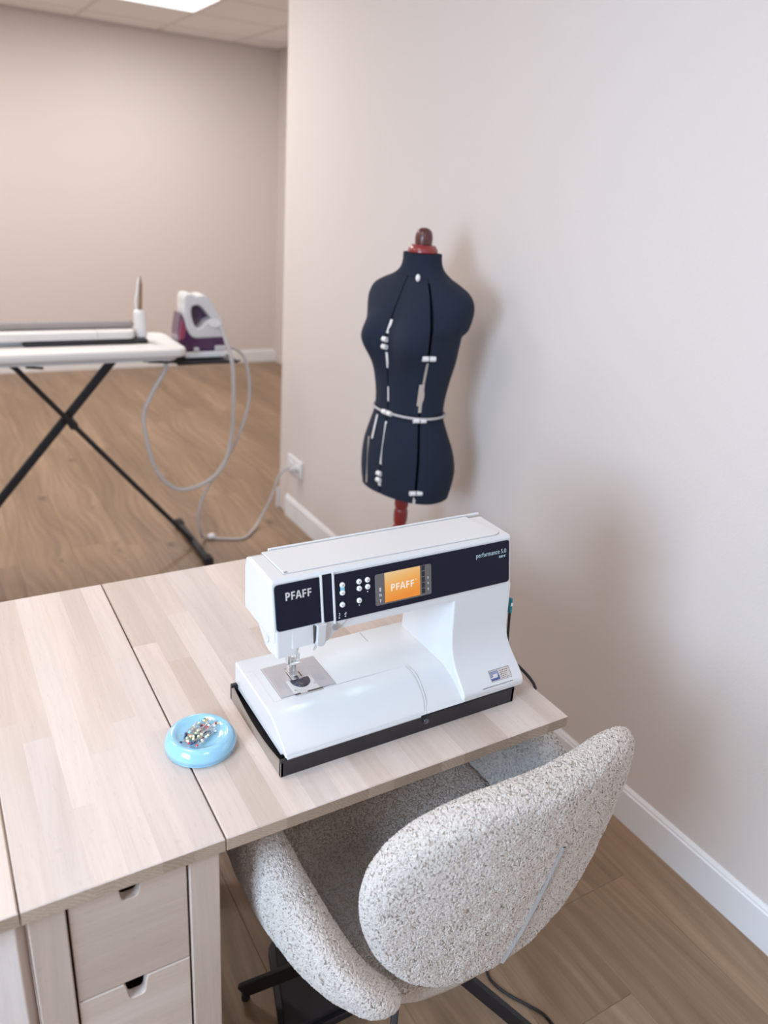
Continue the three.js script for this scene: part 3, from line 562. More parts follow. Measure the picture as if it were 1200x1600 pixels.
    const t = new THREE.CanvasTexture(c); t.colorSpace = THREE.SRGBColorSpace;
    part(m, 'sticker', ...decal(0.5155, 0.5605, 0.655, 0.795, 0.0004, t)).userData.label = 'silver and blue service sticker'; }
  { const c = document.createElement('canvas'); c.width = 1024; c.height = 64; const x = c.getContext('2d'); x.clearRect(0, 0, 1024, 64);
    x.fillStyle = '#2c2624'; x.font = 'bold 46px sans-serif'; x.textAlign = 'center'; x.fillText('onderhoudsbeurt voor uw machine in 2025', 512, 46, 1000);
    const t = new THREE.CanvasTexture(c); t.colorSpace = THREE.SRGBColorSpace;
    part(m, 'printed_line', ...decal(0.490, 0.5625, 0.838, 0.872, 0.0004, t, true)); }

  // sewing light under the head: a small lit strip and its lamp
  part(m, 'lamp_strip', box(0.205, 0.245, 0.9395, 0.9425, -0.215, -0.19, 0.0008), std({ color: lin(0.8, 0.85, 0.9), emissive: lin(0.75, 0.9, 1), emissiveIntensity: 3 }));
  areaLight(0.04, 0.024, [0.56, 0.86, 1.0], 13, [0.225, 0.9385, -0.2025], [0.255, 0.81, -0.215]).name = 'sewing_light';
  areaLight(0.06, 0.02, [0.56, 0.88, 1.0], 6, [0.34, 0.9425, -0.2], [0.36, 0.81, -0.2]).name = 'sewing_light';
  part(m, 'lamp_strip', box(0.31, 0.37, 0.9435, 0.946, -0.21, -0.19, 0.0008), std({ color: lin(0.8, 0.85, 0.9), emissive: lin(0.75, 0.9, 1), emissiveIntensity: 2 }));

  // stylus clipped to the end of the machine
  const st = thing('stylus', 'teal and black stylus standing at the column end of the sewing machine', 'stylus', [0.5885, 0.83, -0.140]);
  part(st, 'shaft', rod([0.5885, 0.826, -0.136], [0.5885, 0.894, -0.1425], 0.0024), M.black);
  const cap = part(st, 'cap', bar([0.5885, 0.885, -0.1415], [0.5885, 0.914, -0.1445], 0.0052, 0.0085, V(0, 0, 1), 0.002), M.teal);
  part(cap, 'slot', box(0.5862, 0.5908, 0.8995, 0.9065, -0.1394, -0.1388, 0.0002, 1), M.pale);

  // black mains lead: from the machine over the table edge, along the floor
  const lead = thing('mains_lead', 'thin black mains lead hanging from the machine over the table edge to the floor', 'cable', [0.59, 0.79, -0.2]);
  part(lead, 'cable', tube([[0.588, 0.787, -0.15], [0.605, 0.7815, -0.13], [0.622, 0.764, -0.112], [0.634, 0.7465, -0.1], [0.6385, 0.735, -0.095], [0.6375, 0.708, -0.13], [0.635, 0.70, -0.3], [0.625, 0.66, -0.44], [0.6, 0.3, -0.5], [0.6, 0.02, -0.46], [0.605, 0.0035, -0.40], [0.628, 0.0035, -0.2], [0.624, 0.0035, -0.09], [0.614, 0.0035, -0.056], [0.625, 0.0035, -0.014], [0.648, 0.0035, 0.026], [0.667, 0.0035, 0.06], [0.669, 0.0035, 0.083], [0.66, 0.0035, 0.16], [0.60, 0.0035, 0.3]], 0.0031, 160, 8), M.black);
  part(lead, 'plug', box(0.580, 0.592, 0.779, 0.795, -0.158, -0.142, 0.003), M.black);
}

// ---------------------------------------------------------------- magnetic pin dish and pins
{
  const C = [0.029, TY, -0.2], d = thing('pin_dish', 'round pale blue magnetic pin dish full of pins beside the sewing machine', 'pin dish', C);
  part(d, 'bowl', lathe(sampled([[0.0005, 0.0222], [0.02, 0.0224], [0.033, 0.0238], [0.0395, 0.0267], [0.043, 0.0276], [0.0472, 0.0264], [0.0525, 0.0205], [0.0562, 0.0115], [0.0548, 0.005]], 60), 72).translate(...C), M.dish);
  part(d, 'foot', lathe([[0.0001, 0], [0.0525, 0], [0.0545, 0.0018], [0.0545, 0.005], [0.0001, 0.005]], 72).translate(...C), M.dish);
  const r = rng(29), kinds = [['cream', [0.74, 0.68, 0.42], 30], ['white', [0.85, 0.84, 0.82], 9], ['dark blue', [0.02, 0.03, 0.14], 8], ['red', [0.55, 0.03, 0.04], 8], ['light blue', [0.25, 0.6, 0.75], 6], ['orange', [0.66, 0.27, 0.12], 5], ['black', [0.02, 0.02, 0.025], 5], ['green', [0.45, 0.55, 0.35], 4]];
  const shaft = new THREE.CylinderGeometry(0.0005, 0.0003, 0.033, 6).rotateZ(-Math.PI / 2).translate(0.0165, 0, 0), head = new THREE.SphereGeometry(0.0023, 14, 10);
  for (const [name, c, n] of kinds) {
    const hm = phys({ color: lin(...c), roughness: 0.2, clearcoat: 0.6 });
    const proto = new THREE.Group(); for (const [k, g, mt] of [['shaft', shaft, M.steel], ['head', head, hm]]) { const q = shade(new THREE.Mesh(g, mt)); q.name = k; proto.add(q); }
    for (let i = 0; i < n; i++) {
      const p = proto.clone(); p.name = numbered('pin'); scene.add(p);
      p.userData = { label: `pin with ${name === 'orange' ? 'an' : 'a'} ${name} glass head lying in the pale blue dish`, category: 'pin', group: 'glass-headed pins in the dish' };
      const flipd = r() < 0.32, a = 0.62 + (r() + r() - 1) * 0.55 + (flipd ? Math.PI : 0), tilt = (r() - 0.5) * 0.16;
      const mx = (r() + r() - 1) * 0.030, mz = (r() + r() - 1) * 0.025, L = 0.0165, dx = Math.cos(a), dz = -Math.sin(a);
      const ax = 0.78 * mx + 0.30 * mz, az = -0.45 * mx + 0.8 * mz;
      p.position.set(C[0] + ax - dx * L, C[1] + 0.0257 + r() * 0.010 - Math.hypot(mx, mz) * 0.11, C[2] + az - dz * L + 0.002);
      p.rotation.set(0, a, tilt, 'YXZ');
    }
  }
}

// ---------------------------------------------------------------- the upholstered chair
// A padded panel: mid(a, b) is its middle surface for a, b in -1..1 (corners rounded), pad its half thickness.
function padded(mid, pad, W, Hh, opt = {}) {
  const nF = opt.flat ?? 26, nA = opt.arc ?? 12, nT = opt.turn ?? 132, e = opt.edge ?? 0.12, n = opt.n ?? 4, puff = opt.puff ?? 0, lump = opt.lump ?? 0.0012;
  const rows = [], pos = [], uv = [], idx = [];
  for (let i = 0; i < nF; i++) rows.push([(1 - e) * (i / nF) + 1e-4, 1]);
  for (let i = 0; i <= nA * 2; i++) { const s = (i / (nA * 2)) * Math.PI; rows.push([1 - e + e * Math.sin(s), Math.cos(s)]); }
  for (let i = nF - 1; i >= 0; i--) rows.push([(1 - e) * (i / nF) + 1e-4, -1]);
  const P = (a, b) => V(...mid(a, b)), h = 1e-3;
  for (const [r, o] of rows) for (let j = 0; j <= nT; j++) {
    const t = (j / nT) * Math.PI * 2, c = Math.cos(t), s = Math.sin(t), k = Math.pow(Math.abs(c) ** n + Math.abs(s) ** n, -1 / n), a = r * k * c, b = r * k * s;
    const p = P(a, b), du = P(a + h, b).sub(P(a - h, b)), dv = P(a, b + h).sub(P(a, b - h)), nn = du.cross(dv).normalize();
    const th = pad * o * (1 + puff * (1 - r * r));
    const L = lump * (N1(a * W * 45 + 50 + o * 3, b * Hh * 45 + 50, 997, 997) - 0.5) * 2;
    p.addScaledVector(nn, th + Math.sign(o || 1) * L * (Math.abs(o) > 0.2 ? 1 : 0.4)); const psi = Math.acos(clamp(o, -1, 1)), grow = (psi * pad) / ((W + Hh) / 2), kk = r > 0 ? (psi > 3.14 ? (r / (1 - e)) * (1 - e + Math.PI * pad / ((W + Hh) / 2)) : psi > 0 ? 1 - e + grow : r) / r : 1;
    pos.push(p.x, p.y, p.z); uv.push(a * W * kk, b * Hh * kk);
  }
  const w = nT + 1;
  for (let i = 0; i < rows.length - 1; i++) for (let j = 0; j < nT; j++) { const q = i * w + j; idx.push(q, q + w, q + w + 1, q, q + w + 1, q + 1); }
  const g = new THREE.BufferGeometry(); g.setAttribute('position', new THREE.Float32BufferAttribute(pos, 3)); g.setAttribute('uv', new THREE.Float32BufferAttribute(uv, 2)); g.setIndex(idx); g.computeVertexNormals();
  // one normal along the closing seam
  const nr = g.attributes.normal; for (let i = 0; i < rows.length; i++) { const A = i * w, B = A + nT, m = V(nr.getX(A) + nr.getX(B), nr.getY(A) + nr.getY(B), nr.getZ(A) + nr.getZ(B)).normalize(); nr.setXYZ(A, m.x, m.y, m.z); nr.setXYZ(B, m.x, m.y, m.z); }
  return g;
}
// curled yarn nubs over a padded panel: pile that nobody could count
const nubGeo = new THREE.TorusGeometry(0.0015, 0.001, 5, 8, 4.6), nubRand = rng(404);
function pile(parent, n) {
  const sm = new MeshSurfaceSampler(parent); sm.setRandomGenerator(nubRand); sm.build();
  const im = new THREE.InstancedMesh(nubGeo, M.yarn, n), p = V(), nr = V(), q = new THREE.Quaternion(), q2 = new THREE.Quaternion(), m4 = new THREE.Matrix4(), col = new THREE.Color();
  for (let i = 0; i < n; i++) {
    sm.sample(p, nr); nr.x += (nubRand() - 0.5) * 0.9; nr.y += (nubRand() - 0.5) * 0.9; nr.z += (nubRand() - 0.5) * 0.9; nr.normalize();
    q.setFromUnitVectors(V(0, 0, 1), nr); q2.setFromAxisAngle(V(0, 0, 1), nubRand() * 6.283); q.multiply(q2);
    const s = 0.75 + nubRand() * 0.55; m4.compose(p.clone().addScaledVector(nr, 0.0004 + nubRand() * 0.0007), q, V(s, s, s)); im.setMatrixAt(i, m4);
    const k = 0.9 + nubRand() * 0.1; im.setColorAt(i, col.setRGB(k, k, k));
  }
  im.name = 'boucle_pile'; im.userData.kind = 'stuff'; im.castShadow = im.receiveShadow = true; parent.add(im);
}
{
  const CX = 0.38, CZ = -0.12, ch = thing('armchair', 'cream boucle swivel armchair pushed under the table on black legs', 'chair', [CX, 0, -0.08]);
  const at = (x, y, z) => [CX + x, y, CZ + z];
  // backrest: a wide shield, wrapped forward at both sides
  const wR = table([[0.40, 0.105], [0.435, 0.145], [0.5, 0.176], [0.6, 0.202], [0.69, 0.220], [0.74, 0.246], [0.81, 0.325]]);
  const wL = table([[0.40, 0.11], [0.44, 0.150], [0.5, 0.190], [0.6, 0.234], [0.68, 0.248], [0.75, 0.246], [0.82, 0.232]]);
  const outZ = table([[0.40, 0.236], [0.46, 0.246], [0.6, 0.258], [0.72, 0.27], [0.82, 0.278]]);
  const backX = (x, y) => x + 0.03 * ((y - 0.412) / 0.4) + 0.004;
  const back = (a, b) => { const y = lerp(0.412, 0.806, (b + 1) / 2), x = a * (a > 0 ? wR : wL)(y, 1), up = Math.pow(clamp((b + 0.2) / 1.2, 0, 1), 2), k = a * Math.abs(a); return at(backX(x, y) + (a > 0 ? 0.03 * up * a * k : 0), y + up * (a > 0 ? 0.072 * k * a : -0.006 * Math.abs(k)), outZ(y, 1) - (0.5 + 0.35 * up) * x * x); };
  const bk = part(ch, 'backrest', padded(back, 0.03, 0.25, 0.2, { edge: 0.13, n: 3.1, puff: 0.12, turn: 180, flat: 34 }), M.boucle);
  pile(bk, 62000);
  const seamPts = []; for (let i = 0; i <= 14; i++) { const s = i / 14, y = lerp(0.436, 0.674, s), x = lerp(0.022, 0.068, s) + 0.008 * Math.sin(Math.PI * s); const w = wR(y, 1), p = back(x / w, (y - 0.412) / 0.394 * 2 - 1); seamPts.push([p[0], p[1], p[2] + 0.0345]); }
  part(bk, 'piping', tube(seamPts, 0.0048, 120, 10), M.piping);
  // arms: petals that rise from the bottom of the back towards the front
  const arm = (m) => {
    const B = new THREE.CatmullRomCurve3([[0.15, 0.447, 0.268], [0.205, 0.455, 0.232], [0.24, 0.462, 0.18], [0.262, 0.466, 0.11], [0.272, 0.47, 0.03], [0.268, 0.472, -0.12], [0.25, 0.475, -0.26]].map((p) => V(...p)));
    const Tp = new THREE.CatmullRomCurve3([[0.165, 0.478, 0.285], [0.222, 0.528, 0.236], [0.258, 0.582, 0.175], [0.279, 0.626, 0.10], [0.286, 0.65, 0.02], [0.284, 0.657, -0.12], [0.265, 0.64, -0.26]].map((p) => V(...p)));
    const mid = (a, b) => { const s = lerp(m > 0 ? 0.24 : 0, 1, (a + 1) / 2), p = B.getPoint(clamp(s, 0, 1)), q = Tp.getPoint(clamp(s, 0, 1)), t = (b + 1) / 2, bulge = 0.014 * Math.sin(Math.PI * clamp(t, 0, 1)); if (m > 0) { p.x *= 0.9; p.y -= 0.03; } const v = p.lerp(q, t); return at(m > 0 ? (v.x + bulge) * 0.97 : -(v.x + bulge), v.y, v.z); };
    const am = part(ch, 'armrest', padded(m > 0 ? (a, b) => mid(-a, b) : mid, 0.027, 0.3, 0.12, { edge: 0.2, n: 3.4, puff: 0.15, turn: 150 }), M.boucle);
    pile(am, m < 0 ? 42000 : 26000);
  };
  arm(-1); arm(1);
  const se = part(ch, 'seat', padded((a, b) => at(a * (a > 0 ? 0.238 : 0.226), 0.447 - 0.012 * b * b, -b * 0.25 + 0.0), 0.042, 0.23, 0.26, { edge: 0.16, n: 5, puff: 0.1 }), M.boucle);
  pile(se, 38000);
  part(ch, 'seat_shell', padded((a, b) => at(a * 0.235, 0.405 + 0.015 * a * a, -b * 0.25 + 0.01), 0.02, 0.23, 0.26, { edge: 0.1, n: 3.4 }), M.boucle);
  // swivel base: column, hub and four sloping flat bars
  const HX = 0.38, HZ = -0.08;
  part(ch, 'column', [rod([HX, 0.24, HZ], [HX, 0.388, HZ], 0.026, 0.026, 24), rod([HX, 0.36, HZ], [HX, 0.388, HZ], 0.09, 0.09, 28)], M.black);
  for (const [dx, dz] of [[-0.81, -0.587], [0.755, 0.656], [-0.587, 0.81], [0.587, -0.81]]) {
    const leg = part(ch, 'leg', [bar([HX, 0.268, HZ], [HX + dx * 0.318, 0.022, HZ + dz * 0.318], 0.013, 0.031, V(0, 1, 0), 0.003)], M.black);
    part(leg, 'foot_pad', rod([HX + dx * 0.31, 0, HZ + dz * 0.31], [HX + dx * 0.31, 0.014, HZ + dz * 0.31], 0.009), M.blackRubber);
  }
  // foot pedal on the floor under it
  const pd = thing('foot_pedal', 'flat black foot pedal lying on the floor under the armchair', 'pedal', [0.30, 0, -0.23]);
  const outline = (d) => { const s = new THREE.Shape(), P = [[0.152 + d, 0.125 + d], [0.43 - d, 0.125 + d], [0.40 - d, 0.352 - d], [0.213 + d, 0.352 - d]]; const r = 0.03;
    P.forEach((p, i) => { const q = P[(i + 3) % 4], n = P[(i + 1) % 4], u = (o) => { const l = Math.hypot(o[0] - p[0], o[1] - p[1]); return [p[0] + ((o[0] - p[0]) / l) * r, p[1] + ((o[1] - p[1]) / l) * r]; }; const a = u(q), b = u(n); i ? s.lineTo(...a) : s.moveTo(...a); s.quadraticCurveTo(...p, ...b); }); return s; };
  part(pd, 'base', extrudeUp(outline(0), 0, 0.02, 0.003), M.black);
  part(pd, 'tread', extrudeUp(outline(0.012), 0.02, 0.016, 0.004), M.blackRubber);
}

// ---------------------------------------------------------------- the dress form
{
  const CX = 0.98, CZ = -1.127, f = V(-0.966, 0, 0.257), s = V(0.257, 0, 0.966);
  const d = thing('dress_form', 'navy adjustable dress form with white dials on a red wooden stand', 'dress form', [CX, 0, CZ]);
  // rows: y, half width, depth in front, depth behind
  const rows = [[0.715, 0.15, 0.093, 0.113], [0.755, 0.156, 0.098, 0.118], [0.80, 0.158, 0.1, 0.119], [0.86, 0.150, 0.1, 0.108], [0.92, 0.130, 0.094, 0.088], [0.965, 0.115, 0.088, 0.074], [1.01, 0.113, 0.088, 0.076], [1.07, 0.122, 0.094, 0.084], [1.13, 0.136, 0.10, 0.092], [1.185, 0.143, 0.104, 0.098], [1.208, 0.148, 0.103, 0.1], [1.228, 0.168, 0.098, 0.103], [1.275, 0.182, 0.086, 0.104], [1.305, 0.18, 0.074, 0.098], [1.328, 0.163, 0.064, 0.088], [1.346, 0.128, 0.056, 0.078], [1.362, 0.088, 0.05, 0.068], [1.38, 0.064, 0.048, 0.058], [1.40, 0.055, 0.048, 0.052], [1.422, 0.053, 0.05, 0.05]];
  const tb = table(rows);
  const surf = (th0, y, off = 0) => {
    const th = Math.atan2(Math.sin(th0), Math.cos(th0));
    const c = Math.cos(th), sn = Math.sin(th), a = tb(y, 1), b = c > 0 ? tb(y, 2) : tb(y, 3), n = 2.25, k = Math.pow(Math.abs(c / b) ** n + Math.abs(sn / a) ** n, -1 / n);
    let r = k + off;
    for (const m of [-1, 1]) { const dt = th - m * 0.62; r += 0.042 * Math.exp(-(dt * dt) / 0.16 - ((y - 1.185) ** 2) / 0.0042); }
    if (c < 0) for (const m of [-1, 1]) { let dt = th - m * 2.6; dt -= Math.PI * 2 * Math.round(dt / (Math.PI * 2)); r += 0.014 * Math.exp(-(dt * dt) / 0.3 - ((y - 0.80) ** 2) / 0.008); }
    return V(CX, y, CZ).addScaledVector(f, r * c).addScaledVector(s, r * sn);
  };
  const panel = (t0, t1, y0, y1, name) => {
    const out = grid(36, 60, (u, v) => { const p = surf(lerp(t0, t1, u), lerp(y0, y1, v)); return [p.x, p.y, p.z, lerp(t0, t1, u) * 0.15, lerp(y0, y1, v)]; });
    const inn = grid(36, 60, (u, v) => surf(lerp(t1, t0, u), lerp(y0, y1, v), -0.006).toArray());
    const edge = (t, sgn) => grid(1, 60, (u, v) => surf(t, lerp(y0, y1, v), sgn > 0 ? -0.006 * u : -0.006 * (1 - u)).toArray());
    const cap = (y, sgn) => grid(36, 1, (u, v) => surf(lerp(t0, t1, u), y, sgn > 0 ? -0.006 * v : -0.006 * (1 - v)).toArray());
    part(d, name, [out, inn, edge(t1, 1), edge(t0, -1), cap(y1, 1), cap(y0, -1)], M.navyCloth);
  };
  const cuts = [-0.10, 1.02, 3.02, 4.9].map((t) => t), gap = 0.035;
  for (let i = 0; i < 4; i++) {
    const t0 = cuts[i] + gap, t1 = (i < 3 ? cuts[i + 1] : cuts[0] + Math.PI * 2) - gap;
    panel(t0, t1, 0.979, 1.362, 'bodice_panel'); panel(t0, t1, 0.715, 0.971, 'hip_panel');
  }
  const core = grid(64, 60, (u, v) => surf(-u * Math.PI * 2, lerp(0.72, 1.365, v), -0.026).toArray());
  { const ix = core.index.array; for (let i = 0; i < ix.length; i += 3) { const t = ix[i]; ix[i] = ix[i + 1]; ix[i + 1] = t; } core.computeVertexNormals(); }
  part(d, 'inner_body', [core, (() => { const sh = new THREE.Shape(); for (let i = 0; i <= 48; i++) { const p = surf((i / 48) * Math.PI * 2, 0.72, -0.026); i ? sh.lineTo(p.x, -p.z) : sh.moveTo(p.x, -p.z); } return extrudeUp(sh, 0.72, 0.004); })()], M.navyCloth);
  const neck = grid(64, 24, (u, v) => { const p = surf(u * Math.PI * 2, lerp(1.35, 1.422, v), v < 0.15 ? -0.004 : 0.001); return [p.x, p.y, p.z, u * 0.35, v * 0.07]; });
  part(d, 'neck', [neck, rod([CX, 1.412, CZ], [CX, 1.421, CZ], 0.051, 0.051, 40)], M.navyCloth);
  // wooden neck cap with its knob
  part(d, 'neck_cap', lathe([[0.0001, 1.4215], [0.0405, 1.4215], [0.042, 1.424], [0.0415, 1.432], [0.038, 1.436], [0.036, 1.441], [0.030, 1.444], [0.0001, 1.444]], 40).translate(CX, 0, CZ), M.redWood);
  part(d, 'knob', lathe(sampled([[0.0235, 1.443], [0.0245, 1.452], [0.0245, 1.466], [0.0205, 1.479], [0.011, 1.487], [0.0003, 1.489]], 30), 36).translate(CX, 0, CZ), M.darkRedWood);
  // adjusting dials and straps in the openings
  const bit = (name, th, y0, y1, w, off, mat) => { const a = surf(th, y0, off), b = surf(th, y1, off), m = surf(th, (y0 + y1) / 2, 0), out = V(m.x - CX, 0, m.z - CZ).normalize(); part(d, name, bar(a.toArray(), b.toArray(), w, 0.004, out, 0.0015), mat); };
  const dial = (th, y, horizontal) => {
    const p = surf(th, y, 0.003), out = V(p.x - CX, 0, p.z - CZ).normalize(), side = V(0, 1, 0).cross(out), g = [];
    for (const k of [-1, 1]) { const c = p.clone().addScaledVector(horizontal ? side : V(0, 1, 0), k * 0.0105); g.push(rod(c.clone().addScaledVector(side, -0.0085).toArray(), c.clone().addScaledVector(side, 0.0085).toArray(), 0.0075)); }
    part(d, 'dial', g, M.whitePlastic);
  };
  const F0 = cuts[0], S0 = cuts[1];
  bit('strap', F0, 1.205, 1.243, 0.014, -0.003, M.whitePlastic); dial(F0, 1.178, false); bit('strap', F0, 1.105, 1.152, 0.013, -0.003, M.whitePlastic); bit('strap', F0, 1.005, 1.05, 0.012, -0.003, M.whitePlastic);
  dial(F0 + 0.02, 0.972, true); bit('strap', F0, 0.812, 0.945, 0.012, -0.002, M.whitePlastic); dial(F0, 0.772, false); bit('strap', F0, 0.742, 0.752, 0.012, 0, M.whitePlastic);
  bit('strap', F0 - 0.45, 0.88, 0.955, 0.010, 0.002, M.whitePlastic); bit('strap', F0 - 0.62, 0.73, 0.88, 0.008, 0.002, M.beigeStrap);
  dial(S0, 1.155, true); bit('strap', S0 + 0.03, 1.075, 1.14, 0.012, -0.005, M.beigeStrap); bit('strap', S0, 1.01, 1.075, 0.022, -0.002, M.beigeStrap); bit('strap', S0 + 0.01, 0.99, 1.01, 0.012, -0.002, M.beigeStrap);
  dial(S0, 0.968, true); dial(S0, 0.752, true); bit('strap', S0 - 0.02, 0.718, 0.735, 0.008, -0.004, M.whitePlastic); bit('strap', -1.4, 1.0, 1.06, 0.014, 0, M.whitePlastic);
  { const p = surf(0.62, 1.36, 0.006); part(d, 'dial', new THREE.SphereGeometry(0.0085, 16, 12).scale(0.8, 1.2, 0.8).translate(p.x, p.y, p.z), M.whitePlastic); }
  { const pts = []; for (let i = 0; i < 48; i++) pts.push(surf((i / 48) * Math.PI * 2, 0.973, 0.004)); part(d, 'waist_cord', new THREE.TubeGeometry(new THREE.CatmullRomCurve3(pts, true), 160, 0.0042, 8, true), M.string); }
  // turned stand
  part(d, 'pole', lathe(sampled([[0.0215, 0.735], [0.0215, 0.655], [0.0185, 0.648], [0.0215, 0.641], [0.0205, 0.60], [0.017, 0.594], [0.021, 0.588], [0.0215, 0.54], [0.024, 0.45], [0.018, 0.38], [0.028, 0.30], [0.026, 0.20], [0.034, 0.16], [0.034, 0.10], [0.012, 0.085]], 120), 32).translate(CX, 0, CZ), M.redWood);
  for (let k = 0; k < 3; k++) { const a = 0.5 + (k * Math.PI * 2) / 3, c = Math.cos(a), q = Math.sin(a); part(d, 'leg', new THREE.TubeGeometry(smoothCurve([[CX + c * 0.02, 0.14, CZ + q * 0.02], [CX + c * 0.09, 0.12, CZ + q * 0.09], [CX + c * 0.16, 0.045, CZ + q * 0.16], [CX + c * 0.2, 0.016, CZ + q * 0.2]]), 30, 0.0145, 12), M.redWood); }
}

// ---------------------------------------------------------------- ironing corner
{
  const Z = -2.4, b = thing('ironing_board', 'white ironing board on crossed black legs in front of the back wall', 'ironing board', [0.15, 0, Z]);
  const outline = (d) => { const s = new THREE.Shape(), w = 0.185 - d; s.moveTo(-0.62 + d, -Z - w * 0.5); s.bezierCurveTo(-0.5, -Z - w, -0.3, -Z - w, -0.1, -Z - w); s.lineTo(0.585 - d, -Z - w); s.quadraticCurveTo(0.64 - d, -Z - w, 0.64 - d, -Z - w + 0.06); s.lineTo(0.64 - d, -Z + w - 0.06); s.quadraticCurveTo(0.64 - d, -Z + w, 0.585 - d, -Z + w); s.lineTo(-0.1, -Z + w); s.bezierCurveTo(-0.3, -Z + w, -0.5, -Z + w, -0.62 + d, -Z + w * 0.5); s.quadraticCurveTo(-0.70 + d, -Z, -0.62 + d, -Z - w * 0.5); return s; };
  part(b, 'board_top', extrudeUp(outline(0), 0.915, 0.034, 0.012), M.boardCloth);
  part(b, 'board_base', extrudeUp(outline(0.03), 0.899, 0.014, 0.002), M.white2);
  const P = (x, y, z) => [x, y, z];
  part(b, 'leg', [bar(P(0.41, 0.892, Z - 0.03), P(-0.345, -0.004 + 0.025, Z - 0.03), 0.018, 0.034, V(0, 1, 0), 0.006)], M.legMetal);
  const l2 = part(b, 'leg', [tube([P(-0.02, 0.897, Z + 0.03), P(0.02, 0.872, Z + 0.03), P(0.06, 0.822, Z + 0.03), P(0.21, 0.63, Z + 0.01), P(0.45, 0.325, Z), P(0.685, 0.03, Z)], 0.0105, 60, 10)], M.legMetal);
  part(b, 'pivot', rod([0.212, 0.628, Z - 0.045], [0.212, 0.628, Z + 0.03], 0.018), M.black);
  part(b, 'foot_bar', bar(P(0.69, 0.022, Z - 0.215), P(0.69, 0.022, Z + 0.205), 0.03, 0.03, V(0, 1, 0), 0.008), M.legMetal);
  part(b, 'foot_bar', bar(P(-0.35, 0.022, Z - 0.2), P(-0.35, 0.022, Z + 0.2), 0.03, 0.03, V(0, 1, 0), 0.008), M.legMetal);
  for (const z of [Z - 0.215, Z + 0.205]) { part(b, 'foot_cap', box(0.671, 0.709, 0, 0.044, z - 0.028, z + 0.028, 0.008), M.blackRubber); part(b, 'foot_cap', box(-0.369, -0.331, 0, 0.044, z - 0.028, z + 0.028, 0.008), M.blackRubber); }
  part(b, 'release_lever', bar(P(0.05, 0.892, Z + 0.13), P(0.11, 0.885, Z + 0.13), 0.012, 0.008), M.black);
  const tray = part(b, 'iron_rest', [box(0.62, 0.875, 0.862, 0.874, Z - 0.11, Z + 0.09, 0.004), box(0.49, 0.64, 0.874, 0.888, Z - 0.08, Z + 0.06, 0.003)], M.black);
  for (const z of [Z - 0.12, Z + 0.10]) part(tray, 'wire', tube([P(0.5, 0.884, z), P(0.64, 0.876, z), P(0.87, 0.870, z), P(0.88, 0.876, z)], 0.004, 30, 8), M.black);

  // iron standing on the rest, side view an upright wedge with an open handle
  const IZ = Z + 0.0, ir = thing('steam_iron', 'white and purple steam iron standing on the black rest of the ironing board', 'iron', [0.745, 0.874, IZ]);
  const slabZ = (s, z0, z1, bev) => extrudeXY(s, z1 - z0, bev, 3).translate(0, 0, z0);
  { const s = roundRect(0.662, 0.8805, 0.838, 0.906, 0.009); part(ir, 'soleplate', slabZ(s, IZ - 0.06, IZ + 0.05, 0.006), M.pale); }
  { const s = new THREE.Shape(); s.moveTo(0.665, 0.905); s.lineTo(0.838, 0.905); s.lineTo(0.835, 0.966); s.lineTo(0.72, 0.966); s.lineTo(0.68, 1.02); s.lineTo(0.652, 1.06); s.quadraticCurveTo(0.634, 0.98, 0.638, 0.95); s.quadraticCurveTo(0.645, 0.93, 0.665, 0.905); part(ir, 'tank', slabZ(s, IZ - 0.055, IZ + 0.045, 0.008), M.purple); }
  { const s = new THREE.Shape(); s.moveTo(0.640, 0.955); s.quadraticCurveTo(0.642, 1.0, 0.655, 1.045); s.lineTo(0.672, 1.0); s.lineTo(0.662, 0.96); part(ir, 'tank_nose', slabZ(s, IZ - 0.03, IZ + 0.052, 0.006), M.magenta); }
  { const s = new THREE.Shape(); s.moveTo(0.834, 0.962); s.lineTo(0.836, 0.985); s.lineTo(0.826, 1.03); s.lineTo(0.776, 1.112); s.quadraticCurveTo(0.76, 1.138, 0.738, 1.134); s.lineTo(0.715, 1.130); s.quadraticCurveTo(0.700, 1.142, 0.676, 1.138); s.quadraticCurveTo(0.662, 1.13, 0.664, 1.10); s.quadraticCurveTo(0.655, 1.03, 0.680, 0.985); s.quadraticCurveTo(0.692, 0.962, 0.715, 0.96); s.lineTo(0.834, 0.962);
    const h = new THREE.Path(); h.moveTo(0.700, 1.035); h.quadraticCurveTo(0.690, 1.075, 0.700, 1.088); h.quadraticCurveTo(0.720, 1.100, 0.740, 1.084); h.lineTo(0.778, 1.04); h.quadraticCurveTo(0.76, 1.035, 0.75, 1.025); h.quadraticCurveTo(0.73, 1.0, 0.715, 1.005); h.quadraticCurveTo(0.704, 1.015, 0.700, 1.035); s.holes.push(h);
    part(ir, 'housing', slabZ(s, IZ - 0.05, IZ + 0.05, 0.01), M.white); }
  { const s = roundRect(0.694, 1.0, 0.785, 1.105, 0.02); part(ir, 'inner_shell', slabZ(s, IZ - 0.035, IZ - 0.01, 0.004), M.purple); }
  part(ir, 'dial', [new THREE.CylinderGeometry(0.022, 0.024, 0.02, 24).rotateX(Math.PI / 2).scale(1.25, 0.7, 1).translate(0.79, 1.022, IZ + 0.05)], M.pale);
  part(ir, 'rest_foot', box(0.70, 0.722, 0.905, 0.925, IZ + 0.03, IZ + 0.055, 0.005), M.white2);
  part(ir, 'rest_foot', box(0.79, 0.835, 0.905, 0.93, IZ + 0.02, IZ + 0.05, 0.006), M.white2);
  const hose = thing('steam_hose', 'pale ribbed steam hose looping down from the iron and back up to the board end', 'hose', [0.81, 0.95, Z + 0.08]);
